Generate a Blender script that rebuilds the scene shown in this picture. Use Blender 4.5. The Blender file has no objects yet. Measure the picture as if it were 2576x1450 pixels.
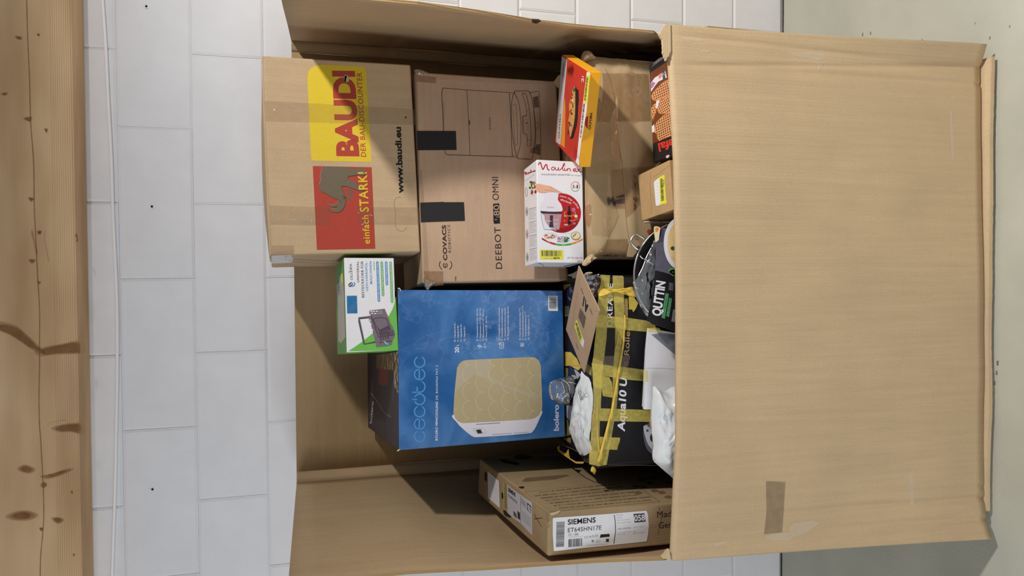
import bpy, bmesh, math, random
from mathutils import Vector, Matrix, noise, Euler
random.seed(7)
SC = bpy.context.scene
COL = SC.collection
V = Vector
# ------------------------------------------------------------------ camera, light, exposure
CAM = V((0.0, -2.59755, 1.87659))
FW = V((-0.0219109, 0.9648406, -0.2619207)).normalized()
UP_ = V((0.9997455, 0.0197359, -0.0109320))      # picture up  = the room's right
RT_ = FW.cross(UP_).normalized()                  # picture right = the room's down
UP_ = RT_.cross(FW).normalized()
FPX = 1798.95
cd = bpy.data.cameras.new('camera'); cam = bpy.data.objects.new('camera', cd); COL.objects.link(cam)
cd.sensor_fit = 'HORIZONTAL'; cd.sensor_width = 36.0; cd.lens = FPX/2576*36.0
cd.clip_start = 0.02
M = Matrix((RT_, UP_, -FW)).transposed().to_4x4(); M.translation = CAM
cam.matrix_world = M
SC.camera = cam
SC.view_settings.view_transform = 'Standard'
SC.view_settings.look = 'None'
SC.view_settings.gamma = 1.0
SC.view_settings.use_curve_mapping = False
SC.view_settings.exposure = 0.0
W_AMB, P_LAMP, P_FILL = 0.175, 90.0, 80.0
w = bpy.data.worlds.new('room_light'); SC.world = w; w.use_nodes = True
w.node_tree.nodes['Background'].inputs[0].default_value = (0.95, 0.97, 1.0, 1)
w.node_tree.nodes['Background'].inputs[1].default_value = W_AMB
def lamp(name, loc, rot, power, sx, sy, col, shape='RECTANGLE'):
    l = bpy.data.lights.new(name, 'AREA'); l.energy = power; l.shape = shape; l.size = sx; l.size_y = sy; l.color = col
    o = bpy.data.objects.new(name, l); COL.objects.link(o); o.location = loc; o.rotation_euler = rot
    return o
lamp('ceiling_lamp', (1.65, -1.95, 2.78), (0, 0, 0), P_LAMP, 0.17, 0.17, (1.0, 0.94, 0.87), 'DISK')
dd = V((-3.4, -3.9, 2.0))
lamp('left_fill_light', dd, (V((0.2, -0.4, 1.4))-dd).to_track_quat('-Z', 'Y').to_euler(), P_FILL, 1.8, 2.0, (0.93, 0.96, 1.0))  # added soft bluish daylight fill from the left, its source unseen

# ------------------------------------------------------------------ helpers
def ray(u, v): return FW + RT_*((u-1288.0)/FPX) - UP_*((v-725.0)/FPX)
def hit(u, v, p0, n):
    D = ray(u, v); return CAM + D*((V(p0)-CAM).dot(n)/D.dot(n))
def srgb(c):
    o = []
    for x in c:
        x = x/255.0
        o.append(x/12.92 if x <= 0.04045 else ((x+0.055)/1.055)**2.4)
    return (o[0], o[1], o[2], 1.0)
MATS = {}
def pm(name, rgb, rough=0.6, spec=0.3, var=0.06, scale=40.0, bump=0.0, bscale=120.0, metal=0.0, alpha=1.0, coat=0.0, stretch=None):
    """procedural surface: noise-broken colour, optional bump, optional see-through film"""
    if name in MATS: return MATS[name]
    m = bpy.data.materials.new(name); m.use_nodes = True
    nt = m.node_tree; nd = nt.nodes; b = nd['Principled BSDF']
    tc = nd.new('ShaderNodeTexCoord'); mp = nd.new('ShaderNodeMapping')
    nt.links.new(tc.outputs['Object'], mp.inputs[0])
    if stretch: mp.inputs['Scale'].default_value = stretch
    n = nd.new('ShaderNodeTexNoise'); n.inputs['Scale'].default_value = scale; n.inputs['Detail'].default_value = 4
    nt.links.new(mp.outputs[0], n.inputs['Vector'])
    r = nd.new('ShaderNodeValToRGB'); c = srgb(rgb)
    r.color_ramp.elements[0].position = 0.3; r.color_ramp.elements[1].position = 0.7
    r.color_ramp.elements[0].color = (c[0]*(1-var), c[1]*(1-var), c[2]*(1-var), 1)
    r.color_ramp.elements[1].color = (min(1, c[0]*(1+var)), min(1, c[1]*(1+var)), min(1, c[2]*(1+var)), 1)
    nt.links.new(n.outputs['Fac'], r.inputs[0]); nt.links.new(r.outputs[0], b.inputs['Base Color'])
    b.inputs['Roughness'].default_value = rough; b.inputs['Specular IOR Level'].default_value = spec
    b.inputs['Metallic'].default_value = metal; b.inputs['Alpha'].default_value = alpha
    b.inputs['Coat Weight'].default_value = coat
    if bump:
        n2 = nd.new('ShaderNodeTexNoise'); n2.inputs['Scale'].default_value = bscale; n2.inputs['Detail'].default_value = 3
        nt.links.new(mp.outputs[0], n2.inputs['Vector'])
        bp = nd.new('ShaderNodeBump'); bp.inputs['Strength'].default_value = bump; bp.inputs['Distance'].default_value = 0.004
        nt.links.new(n2.outputs['Fac'], bp.inputs['Height']); nt.links.new(bp.outputs[0], b.inputs['Normal'])
    MATS[name] = m
    return m
def kraft(name, rgb, flute=0.0, axis='X', rough=0.75, spec=0.2, period=0.008, blotch=0.08, streak=0.05):
    m = pm(name, rgb, rough, spec, 0.05, 260.0, 0.10, 500.0)
    nt = m.node_tree; nd = nt.nodes; b = nd['Principled BSDF']
    tc = nd['Texture Coordinate']
    big = nd.new('ShaderNodeTexNoise'); big.inputs['Scale'].default_value = 5.0; big.inputs['Detail'].default_value = 5
    nt.links.new(tc.outputs['Object'], big.inputs['Vector'])
    mr = nd.new('ShaderNodeMapRange'); mr.inputs['From Min'].default_value = 0.3; mr.inputs['From Max'].default_value = 0.7
    mr.inputs['To Min'].default_value = 1-blotch; mr.inputs['To Max'].default_value = 1+blotch
    nt.links.new(big.outputs['Fac'], mr.inputs['Value'])
    mx = nd.new('ShaderNodeMix'); mx.data_type = 'RGBA'; mx.blend_type = 'MULTIPLY'; mx.inputs['Factor'].default_value = 1
    ramp = nd['Color Ramp']
    nt.links.new(ramp.outputs[0], mx.inputs[6])
    cmb = nd.new('ShaderNodeCombineColor')
    for i in range(3): nt.links.new(mr.outputs[0], cmb.inputs[i])
    nt.links.new(cmb.outputs[0], mx.inputs[7]); nt.links.new(mx.outputs[2], b.inputs['Base Color'])
    if flute:
        ms = nd.new('ShaderNodeMapping'); ms.inputs['Scale'].default_value = {'X': (70, 70, 1.2), 'Y': (70, 70, 1.2), 'Z': (1.2, 70, 70)}[axis]
        nt.links.new(tc.outputs['Object'], ms.inputs[0])
        st = nd.new('ShaderNodeTexNoise'); st.inputs['Scale'].default_value = 1.0; st.inputs['Detail'].default_value = 3; nt.links.new(ms.outputs[0], st.inputs['Vector'])
        m3 = nd.new('ShaderNodeMapRange'); m3.inputs['From Min'].default_value = 0.25; m3.inputs['From Max'].default_value = 0.75; m3.inputs['To Min'].default_value = 1-streak; m3.inputs['To Max'].default_value = 1+streak
        nt.links.new(st.outputs['Fac'], m3.inputs['Value'])
        mm = nd.new('ShaderNodeMath'); mm.operation = 'MULTIPLY'; nt.links.new(mr.outputs[0], mm.inputs[0]); nt.links.new(m3.outputs[0], mm.inputs[1])
        for i in range(3): nt.links.new(mm.outputs[0], cmb.inputs[i])
        wv = nd.new('ShaderNodeTexWave'); wv.wave_type = 'BANDS'; wv.bands_direction = axis
        wv.inputs['Scale'].default_value = 0.314/period; wv.inputs['Distortion'].default_value = 1.2
        wv.inputs['Detail'].default_value = 1; wv.inputs['Detail Scale'].default_value = 0.4
        nt.links.new(tc.outputs['Object'], wv.inputs['Vector'])
        bp = nd.new('ShaderNodeBump'); bp.inputs['Strength'].default_value = flute; bp.inputs['Distance'].default_value = 0.0012
        nt.links.new(wv.outputs['Fac'], bp.inputs['Height'])
        nt.links.new(nd['Bump'].outputs[0], bp.inputs['Normal']); nt.links.new(bp.outputs[0], b.inputs['Normal'])
    return m
def film(name, rgb, body, rough=0.12, gloss=0.5, bump=0.4, bscale=60.0):
    """see-through plastic film: part coloured, part clear, shiny"""
    if name in MATS: return MATS[name]
    m = bpy.data.materials.new(name); m.use_nodes = True
    nt = m.node_tree; nd = nt.nodes; nd.remove(nd['Principled BSDF']); out = nd['Material Output']
    tc = nd.new('ShaderNodeTexCoord'); n = nd.new('ShaderNodeTexNoise'); n.inputs['Scale'].default_value = bscale; n.inputs['Detail'].default_value = 3
    nt.links.new(tc.outputs['Object'], n.inputs['Vector'])
    bp = nd.new('ShaderNodeBump'); bp.inputs['Strength'].default_value = bump; bp.inputs['Distance'].default_value = 0.01
    nt.links.new(n.outputs['Fac'], bp.inputs['Height'])
    tr = nd.new('ShaderNodeBsdfTransparent'); df = nd.new('ShaderNodeBsdfDiffuse'); gl = nd.new('ShaderNodeBsdfGlossy')
    df.inputs[0].default_value = srgb(rgb); gl.inputs['Roughness'].default_value = rough
    nt.links.new(bp.outputs[0], gl.inputs['Normal'])
    m1 = nd.new('ShaderNodeMixShader'); m2 = nd.new('ShaderNodeMixShader')
    if body < 1:
        mr = nd.new('ShaderNodeMapRange'); mr.inputs['From Min'].default_value = 0.3; mr.inputs['From Max'].default_value = 0.7
        mr.inputs['To Min'].default_value = body*0.82; mr.inputs['To Max'].default_value = min(1, body*1.18)
        nt.links.new(n.outputs['Fac'], mr.inputs['Value']); nt.links.new(mr.outputs[0], m1.inputs[0])
    else: m1.inputs[0].default_value = 1
    nt.links.new(tr.outputs[0], m1.inputs[1]); nt.links.new(df.outputs[0], m1.inputs[2])
    lw = nd.new('ShaderNodeFresnel'); lw.inputs['IOR'].default_value = 1.45; nt.links.new(bp.outputs[0], lw.inputs['Normal'])
    mu = nd.new('ShaderNodeMath'); mu.operation = 'MULTIPLY'; mu.inputs[1].default_value = gloss; nt.links.new(lw.outputs[0], mu.inputs[0])
    nt.links.new(mu.outputs[0], m2.inputs[0]); nt.links.new(m1.outputs[0], m2.inputs[1]); nt.links.new(gl.outputs[0], m2.inputs[2])
    nt.links.new(m2.outputs[0], out.inputs[0])
    MATS[name] = m
    return m

def thing(name, loc, label, cat, group=None):
    o = bpy.data.objects.new(name, None); COL.objects.link(o); o.location = loc; o.empty_display_size = 0.1
    o['label'] = label; o['category'] = cat
    if group: o['group'] = group
    return o
def mesh_obj(name, verts, faces, mats, parent=None, midx=None, smooth=False, label=None):
    off = V(parent_loc(parent)) if parent else V((0, 0, 0))
    me = bpy.data.meshes.new(name); me.from_pydata([tuple(V(p)-off) for p in verts], [], faces)
    if not isinstance(mats, (list, tuple)): mats = [mats]
    for m in mats: me.materials.append(m)
    if midx: me.polygons.foreach_set('material_index', midx)
    if smooth: me.polygons.foreach_set('use_smooth', [True]*len(me.polygons))
    me.update()
    o = bpy.data.objects.new(name, me); COL.objects.link(o)
    if parent: o.parent = parent
    if label: o['label'] = label
    return o
def parent_loc(p):
    l = V((0, 0, 0))
    while p: l = l + V(p.location); p = p.parent
    return l
def struct(o): o['kind'] = 'structure'; return o
def bm_obj(name, bm, mats, parent=None, smooth=False):
    vs = [v.co.copy() for v in bm.verts]; bm.verts.index_update()
    fs = [[v.index for v in f.verts] for f in bm.faces]; mi = [f.material_index for f in bm.faces]; sm = [f.smooth for f in bm.faces]
    o = mesh_obj(name, vs, fs, mats, parent, mi)
    o.data.polygons.foreach_set('use_smooth', [True]*len(fs) if smooth else sm)
    bm.free(); return o
def slab(name, fn, us, vs, th, mats, parent=None, smooth=True):
    """thin board: fn(u,v) gives the visible side, th its thickness (pushed to the far side)"""
    nu, nv = len(us), len(vs)
    A = [[V(fn(u, v)) for v in vs] for u in us]
    verts, back = [], []
    for i in range(nu):
        for j in range(nv):
            du = A[min(i+1, nu-1)][j]-A[max(i-1, 0)][j]; dv = A[i][min(j+1, nv-1)]-A[i][max(j-1, 0)]
            n = du.cross(dv); n = n.normalized() if n.length > 1e-12 else V((0, 1, 0))
            verts.append(A[i][j]); back.append(A[i][j]-n*th)
    N = nu*nv; allv = verts+back; faces = []
    ix = lambda i, j: i*nv+j
    for i in range(nu-1):
        for j in range(nv-1):
            a, b, c, d = ix(i, j), ix(i+1, j), ix(i+1, j+1), ix(i, j+1)
            faces.append((a, b, c, d)); faces.append((a+N, d+N, c+N, b+N))
    nsm = len(faces)
    for i in range(nu-1):
        for j in (0, nv-1):
            a, b = ix(i, j), ix(i+1, j)
            faces.append((a, a+N, b+N, b) if j == 0 else (a, b, b+N, a+N))
    for j in range(nv-1):
        for i in (0, nu-1):
            a, b = ix(i, j), ix(i, j+1)
            faces.append((a, b, b+N, a+N) if i == 0 else (a, a+N, b+N, b))
    mi = [0]*nsm+[1 if isinstance(mats, (list, tuple)) and len(mats) > 1 else 0]*(len(faces)-nsm)
    o = mesh_obj(name, allv, faces, mats, parent, mi)
    o.data.polygons.foreach_set('use_smooth', [smooth]*nsm+[False]*(len(faces)-nsm))
    return o
def wrinkles(name, face, lst, rad, mat, parent, off=0.0006, label=None):
    """raised creases of thin film: slim tubes lying on a face plane, joined as one part"""
    p0, n = V(face[0]), V(face[1]).normalized(); vs, fs = [], []
    for pts in lst:
        P = [hit(u, v, p0+n*off, n) for u, v in pts]; m = len(P); b = len(vs)
        for i, p in enumerate(P):
            t = (P[min(i+1, m-1)]-P[max(i-1, 0)]).normalized(); a_ = n.cross(t).normalized(); r = rad*(0.25+0.75*math.sin(math.pi*(i+0.5)/m))
            for k in range(6): q = k*math.pi/3; vs.append(p+a_*(r*math.cos(q))+n*(r*0.6*math.sin(q)))
        for i in range(m-1):
            for k in range(6): fs.append((b+6*i+k, b+6*i+(k+1) % 6, b+6*i+6+(k+1) % 6, b+6*i+6+k))
    o = mesh_obj(name, vs, fs, mat, parent, smooth=True, label=label); o['kind'] = 'stuff'; return o
def lin(a, b, n): return [a+(b-a)*i/(n-1) for i in range(n)]
def tube(name, pts, rad, mat, parent=None, seg=8, closed=False):
    pts = [V(p) for p in pts]; n = len(pts); vs = []; fs = []
    for i, p in enumerate(pts):
        t = (pts[(i+1) % n]-pts[i-1]) if closed else (pts[min(i+1, n-1)]-pts[max(i-1, 0)])
        t.normalize(); a = t.orthogonal().normalized() if abs(t.z) > 0.95 else t.cross(V((0, 0, 1))).normalized(); b = t.cross(a)
        r = rad[i] if isinstance(rad, (list, tuple)) else rad
        for k in range(seg):
            an = 2*math.pi*k/seg; vs.append(p+a*(r*math.cos(an))+b*(r*math.sin(an)))
    for i in range(n if closed else n-1):
        for k in range(seg):
            j = (i+1) % n
            fs.append((i*seg+k, i*seg+(k+1) % seg, j*seg+(k+1) % seg, j*seg+k))
    if not closed: fs.append(tuple(range(seg))[::-1]); fs.append(tuple((n-1)*seg+k for k in range(seg)))
    return mesh_obj(name, vs, fs, mat, parent, smooth=True)
def spline(pts, k=6, closed=False):
    """smooth curve through 2D points"""
    n = len(pts); out = []
    rng = range(n if closed else n-1)
    for i in rng:
        p0 = pts[(i-1) % n] if closed or i > 0 else pts[0]; p1 = pts[i]; p2 = pts[(i+1) % n]
        p3 = pts[(i+2) % n] if closed or i+2 < n else pts[-1]
        for q in range(k):
            t = q/k
            out.append(tuple(0.5*((2*p1[a])+(-p0[a]+p2[a])*t+(2*p0[a]-5*p1[a]+4*p2[a]-p3[a])*t*t+(-p0[a]+3*p1[a]-3*p2[a]+p3[a])*t**3) for a in range(2)))
    if not closed: out.append(tuple(pts[-1]))
    return out
def arc(cx, cy, rx, ry, a0, a1, n=14):
    return [(cx+rx*math.cos(math.radians(a0+(a1-a0)*i/(n-1))), cy+ry*math.sin(math.radians(a0+(a1-a0)*i/(n-1)))) for i in range(n)]
def ell(cx, cy, rx, ry, n=20): return arc(cx, cy, rx, ry, 0, 360-360/n, n)
def zoom(ox, oy, s): return lambda x, y: (ox+x/s, oy+y/s)
GLY = {}
def glyphs(txt, bold, sp):
    k = (txt, bold, sp)
    if k in GLY: return GLY[k]
    c = bpy.data.curves.new('lettering', 'FONT'); c.body = txt; c.size = 1.0; c.offset = bold; c.space_character = sp
    c.resolution_u = 2 if len(txt) > 14 else 4
    o = bpy.data.objects.new('lettering', c)
    me = bpy.data.meshes.new_from_object(o)
    vs = [(v.co.x, v.co.y) for v in me.vertices]; fs = [tuple(p.vertices) for p in me.polygons]
    bpy.data.objects.remove(o); bpy.data.meshes.remove(me); bpy.data.curves.remove(c)
    GLY[k] = (vs, fs); return GLY[k]
CAPH = 0.729
class Print:
    """flat print on one face of a thing (p0, n); figures are measured on the face"""
    def __init__(s, face, parent, z=None):
        s.p0, s.n = V(face[0]), V(face[1]).normalized(); s.par = parent; s.z = z or (lambda x, y: (x, y)); s.warp = None
        s.vs = []; s.fs = []; s.mi = []; s.mats = []
    def mat(s, m):
        if m not in s.mats: s.mats.append(m)
        return s.mats.index(m)
    def at(s, x, y, layer):
        u, v = s.z(x, y)
        return hit(u, v, s.p0+s.n*(0.00022+0.00010*layer), s.n)
    def add(s, pts, faces, m, layer):
        b = len(s.vs); i = s.mat(m)
        s.vs += [s.at(x, y, layer) for x, y in pts]
        for f in faces: s.fs.append(tuple(b+k for k in f)); s.mi.append(i)
    def poly(s, pts, m, layer=1): s.add(pts, [tuple(range(len(pts)))], m, layer)
    def line(s, pts, wd, m, layer=2, closed=False):
        n = len(pts); L = []; 
        for i in range(n):
            a = pts[(i-1) % n] if closed or i > 0 else pts[i]; b = pts[(i+1) % n] if closed or i < n-1 else pts[i]
            dx, dy = b[0]-a[0], b[1]-a[1]; l = math.hypot(dx, dy) or 1
            L += [(pts[i][0]-dy/l*wd/2, pts[i][1]+dx/l*wd/2), (pts[i][0]+dy/l*wd/2, pts[i][1]-dx/l*wd/2)]
        fs = [(2*i, 2*i+1, (2*i+3) % (2*n), (2*i+2) % (2*n)) for i in range(n if closed else n-1)]
        s.add(L, fs, m, layer)
    def text(s, txt, A, B, Cc, m, layer=3, bold=0.0, sp=1.0):
        vs, fs = glyphs(txt, bold, sp)
        if not vs: return
        x0 = min(p[0] for p in vs); x1 = max(p[0] for p in vs)
        P = [(A[0]+(B[0]-A[0])*(x-x0)/(x1-x0)+(Cc[0]-A[0])*y/CAPH, A[1]+(B[1]-A[1])*(x-x0)/(x1-x0)+(Cc[1]-A[1])*y/CAPH) for x, y in vs]
        s.add(P, fs, m, layer)
    def bars(s, p00, p10, p01, p11, n, m, layer=3, seed=1, fill=0.5):
        """bar code: n bars from edge p00-p01 to edge p10-p11"""
        rn = random.Random(seed); t = 0.0; steps = []
        for i in range(n):
            wb = rn.choice((1, 1, 2, 3)); g = rn.choice((1, 1, 2)); steps.append((t, t+wb)); t += wb+g
        mixp = lambda a, b, q: (a[0]+(b[0]-a[0])*q, a[1]+(b[1]-a[1])*q)
        for a, b in steps:
            a /= t; b /= t
            s.poly([mixp(p00, p10, a), mixp(p00, p10, b), mixp(p01, p11, b), mixp(p01, p11, a)], m, layer)
    def next(s, name, label=None):
        o = s.build(name, label); s.vs = []; s.fs = []; s.mi = []; s.mats = []
        return o
    def build(s, name, label=None, kind=None):
        if not s.vs: return None
        o = mesh_obj(name, s.vs, s.fs, s.mats, s.par, s.mi)
        if label: o['label'] = label
        if kind or name in ('scuff', 'crease', 'tape_wrinkle_glint', 'faded_print', 'worn_corner', 'shiny_fold', 'knot', 'label_print', 'lid_print', 'side_print', 'lid_label', 'fine_print', 'band_lettering', 'mailer_print', 'sleeve_print'): o['kind'] = 'stuff'
        return o
def Rm(rx, ry, rz): return Euler((rx, ry, rz), 'XYZ').to_matrix()
class Box:
    """a closed carton: pose = centre, rotation, size; faces F front, T top, L, R, B, D"""
    NR = {'F': (0, -1, 0), 'B': (0, 1, 0), 'L': (-1, 0, 0), 'R': (1, 0, 0), 'T': (0, 0, 1), 'D': (0, 0, -1)}
    def __init__(s, name, pose, label, cat, mat, facem=None, bev=0.003, part='carton', down=0.0, group=None, seg=2):
        c = V(pose[:3]); s.R = Rm(*pose[3:6]); s.h = V(pose[6:9])*0.5
        if down: c = c-s.R @ V((0, 0, down/2)); s.h.z += down/2
        s.c = c
        s.obj = thing(name, c-s.R @ V((0, 0, s.h.z)), label, cat, group)
        bm = bmesh.new(); bmesh.ops.create_cube(bm, size=1.0)
        for v in bm.verts: v.co = V((v.co.x*2*s.h.x, v.co.y*2*s.h.y, v.co.z*2*s.h.z))
        bmesh.ops.bevel(bm, geom=bm.edges[:], offset=bev, segments=seg, profile=0.5, affect='EDGES')
        mats = [mat]
        bm.normal_update()
        for f in bm.faces:
            f.smooth = f.calc_area() < 0.3*min(s.h.x*s.h.y, s.h.y*s.h.z, s.h.x*s.h.z)*4
            if facem:
                for k, m in facem.items():
                    if f.normal.dot(V(s.NR[k])) > 0.8:
                        if m not in mats: mats.append(m)
                        f.material_index = mats.index(m)
        for v in bm.verts: v.co = s.c+s.R @ v.co
        s.body = bm_obj(part, bm, mats, s.obj)
    def face(s, k):
        n = V(s.NR[k]); return (s.c+s.R @ V((n.x*s.h.x, n.y*s.h.y, n.z*s.h.z)), s.R @ n)
    def pt(s, x, y, z): return s.c+s.R @ V((x*s.h.x, y*s.h.y, z*s.h.z))
def plate(name, face, px, th, mat, parent=None, off=0.0, z=None, label=None):
    """cut-out with real thickness lying on a face plane"""
    p0, n = V(face[0]), V(face[1]).normalized(); k = len(px)
    zz = z or (lambda a, b: (a, b))
    lo = [hit(*zz(*q), p0+n*off, n) for q in px]; hi = [p+n*th for p in lo]
    fs = [tuple(range(k, 2*k)), tuple(range(k))[::-1]]+[(i, (i+1) % k, k+(i+1) % k, k+i) for i in range(k)]
    return mesh_obj(name, lo+hi, fs, mat, parent, label=label)
def pillow(name, px, face, th, mat, parent=None, rings=9, amp=0.006, fr=26.0, z=None, seed=0.0, sub=4, label=None, back=0.25, fold=0.0):
    """stuffed, crumpled bag whose outline is px on a plane"""
    p0, n = V(face[0]), V(face[1]).normalized(); zz = z or (lambda a, b: (a, b))
    P = spline([zz(*q) for q in px], sub, True) if sub > 1 else [zz(*q) for q in px]
    O = [hit(*q, p0, n) for q in P]; k = len(O)
    c = sum(O, V((0, 0, 0)))/k
    vs = []; fs = []
    for side in (1, -1):
        base = len(vs)
        for i in range(rings+1):
            t = i/rings
            for p in O:
                q = c+(p-c)*t
                h = math.sqrt(max(0, 1-t**2.6))*th
                w_ = noise.noise(V(q)*fr+V((seed, 0, 0)))
                r_ = abs(noise.noise(V(q)*fr*1.9+V((0, seed, 3))))
                e = (w_*amp+(r_-0.2)*amp*1.2)*min(1, (1-t)*3+0.12)
                q = q+n*((h+e) if side > 0 else -(h*back))
                if t > 0.9: q = q+n*(noise.noise(V(q)*fr*2)*amp*0.5)
                vs.append(q)
        for i in range(rings):
            for j in range(k):
                a, b = base+i*k+j, base+i*k+(j+1) % k; d, e2 = a+k, b+k
                fs.append((a, d, e2, b) if side > 0 else (a, b, e2, d))
    o = mesh_obj(name, vs, fs, mat, parent, smooth=True, label=label)
    bm = bmesh.new(); bm.from_mesh(o.data); bmesh.ops.remove_doubles(bm, verts=bm.verts[:], dist=1e-5); bm.to_mesh(o.data); bm.free()
    return o

# ------------------------------------------------------------------ materials
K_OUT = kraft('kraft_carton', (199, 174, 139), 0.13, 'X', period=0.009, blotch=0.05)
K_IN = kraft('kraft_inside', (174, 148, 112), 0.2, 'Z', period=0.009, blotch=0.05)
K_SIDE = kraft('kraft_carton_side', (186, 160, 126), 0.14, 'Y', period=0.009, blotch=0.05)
K_EDGE = kraft('kraft_cut_edge', (172, 140, 96), 0.9, 'X', period=0.006)
K_TORN = kraft('kraft_torn', (206, 182, 146), 0.22, 'Z', period=0.005)
K_BOX = kraft('kraft_box', (190, 165, 133), 0.10, 'X')
K_ROSE = kraft('kraft_rosy', (186, 158, 133), 0.10, 'Z')
K_OLD = kraft('kraft_worn', (180, 157, 122), 0.05, 'Z', rough=0.5, spec=0.4, blotch=0.12)
K_DIRT = kraft('kraft_grey', (160, 138, 106), 0.1, 'X', blotch=0.16)
K_MAIL = kraft('kraft_mailer', (182, 154, 126), 0.06, 'X')
BLACK = pm('black_ink', (32, 30, 32), 0.5, 0.3, 0.1)
DARKBR = pm('brown_black_ink', (62, 48, 46), 0.6, 0.2, 0.1)
WHITE = pm('white_print', (232, 233, 240), 0.45, 0.4, 0.015)
CREAM = pm('cream_print', (240, 222, 178), 0.5, 0.3, 0.03)
RED = pm('red_print', (186, 36, 38), 0.45, 0.3, 0.03)
GREY = pm('grey_print', (130, 128, 134), 0.5, 0.3, 0.03)
LGREY = pm('light_grey_print', (190, 190, 198), 0.5, 0.3, 0.03)
DGREY = pm('dark_grey_print', (74, 74, 82), 0.5, 0.3, 0.03)
STICK = pm('yellow_sticker', (226, 224, 70), 0.45, 0.3, 0.02)
CLEAR = film('clear_tape', (150, 120, 84), 0.13, 0.10, 0.9, 0.5, 45.0)
BRTAPE = film('brown_tape', (150, 114, 70), 0.38, 0.13, 0.9, 0.4, 45.0)
YTAPE = film('yellow_tape', (250, 230, 120), 0.46, 0.22, 0.5, 0.35, 90.0)
YROPE = pm('twisted_yellow_tape', (238, 204, 84), 0.35, 0.5, 0.12, 30.0, 0.3, 60.0)
PLASTIC = film('clear_plastic', (200, 204, 210), 0.10, 0.06, 1.6, 0.5, 22.0)
FCR = film('film_crease_glint', (236, 236, 240), 0.5, 0.08, 2.2, 0.1, 40.0)  # pale body colour stands in for highlights along wrinkles and folds
BAGM = pm('white_poly_bag', (222, 228, 232), 0.3, 0.5, 0.02, 12.0, 0.35, 30.0)
# ------------------------------------------------------------------ the room: block wall and concrete floor
BLK = pm('sand_lime_block', (232, 233, 238), 0.85, 0.15, 0.03, 9.0, 0.22, 260.0)
MORT = pm('joint_mortar', (214, 212, 210), 0.95, 0.05, 0.08, 60.0, 0.3, 200.0)
CONC = pm('concrete_floor', (184, 185, 172), 0.8, 0.2, 0.09, 3.5, 0.15, 90.0)
HR, BL, X0 = 0.22755, 0.5, 0.73545
wall = struct(mesh_obj('wall_back', [(-2.3, 0.006, -0.05), (2.3, 0.006, -0.05), (2.3, 0.006, 3.05), (-2.3, 0.006, 3.05), (-2.3, 0.25, -0.05), (2.3, 0.25, -0.05), (2.3, 0.25, 3.05), (-2.3, 0.25, 3.05)],
    [(0, 1, 2, 3), (5, 4, 7, 6), (4, 0, 3, 7), (1, 5, 6, 2), (3, 2, 6, 7), (4, 5, 1, 0)], MORT))
def block_mesh(wd, ht):
    """one block face: flat front with a small chamfer and a lower rim, so every joint is a shallow groove"""
    g = 0.0009; c = 0.0085; vs = []; fs = []
    for ins, y in ((g, 0.012), (g, 0.0042), (c, 0.0)):
        vs += [(-wd/2+ins, y, -ht/2+ins), (wd/2-ins, y, -ht/2+ins), (wd/2-ins, y, ht/2-ins), (-wd/2+ins, y, ht/2-ins)]
    for k in (0, 4):
        for i in range(4): j = (i+1) % 4; fs.append((k+i, k+j, k+4+j, k+4+i))
    fs.append((8, 9, 10, 11))
    me = bpy.data.meshes.new('block'); me.from_pydata(vs, [], fs); me.materials.append(BLK); me.update(); return me
BM_ = block_mesh(BL, HR)
rb = random.Random(3)
for k in range(0, 13):
    off = 0.0 if k % 2 else 0.25
    for c in range(-6, 4):
        x = X0+off+c*BL+0.25
        if abs(x) > 1.95: continue
        b = bpy.data.objects.new('block', BM_); COL.objects.link(b); b.parent = wall
        b.location = (x+rb.uniform(-.0008, .0008), rb.uniform(-0.0012, 0.0012), (k+0.5)*HR)
        b.rotation_euler = (rb.uniform(-.002, .002), rb.uniform(-.0012, .0012), rb.uniform(-.0016, .0016))
HOLE = pm('drilled_hole', (30, 26, 26), 0.9, 0.05, 0.2); CHIP = pm('chipped_block', (234, 234, 236), 0.9, 0.05, 0.05, 80.0)
for u, v in ((368, 16), (382, 520), (383.5, 1232)):
    p = hit(u, v, (0, -0.002, 0), V((0, -1, 0)))
    vs = []; fs = []
    for q in range(12):
        a = q*math.pi/6; rr = 0.007*(0.7+0.5*rb.random()); vs.append(p+V((rr*math.cos(a)-0.002, 0, rr*math.sin(a)+0.002)))
    for q in range(12):
        a = q*math.pi/6; vs.append(p+V((0.0036*math.cos(a), -0.0006, 0.0036*math.sin(a))))
    mesh_obj('drill_hole', vs, [tuple(range(12))[::-1], tuple(range(12, 24))[::-1]], [CHIP, HOLE], wall, [0, 1])
floor = struct(mesh_obj('floor', [(-2.3, -4.2, 0), (2.3, -4.2, 0), (2.3, -0.006, 0), (-2.3, -0.006, 0), (-2.3, -4.2, -.2), (2.3, -4.2, -.2), (2.3, -0.006, -.2), (-2.3, -0.006, -.2)],
    [(0, 1, 2, 3), (7, 6, 5, 4), (0, 4, 5, 1), (1, 5, 6, 2), (2, 6, 7, 3), (3, 7, 4, 0)], CONC))
GAPM = pm('dirty_gap', (70, 68, 62), 0.95, 0.05, 0.5, 45.0)
n = 90; gv = []; gf = []
for i in range(n+1):
    x = -2.2+4.4*i/n; e = noise.noise(V((x*9, 1, 0)))
    gv += [(x, -0.002, 0.0012), (x, -0.0085-0.005*abs(e)-0.002*rb.random(), 0.0012)]
for i in range(n): gf.append((2*i, 2*i+1, 2*i+3, 2*i+2))
mesh_obj('joint', gv, gf, GAPM, floor)
DEBR = pm('floor_debris', (126, 120, 106), 0.9, 0.1, 0.3, 200.0)
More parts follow.
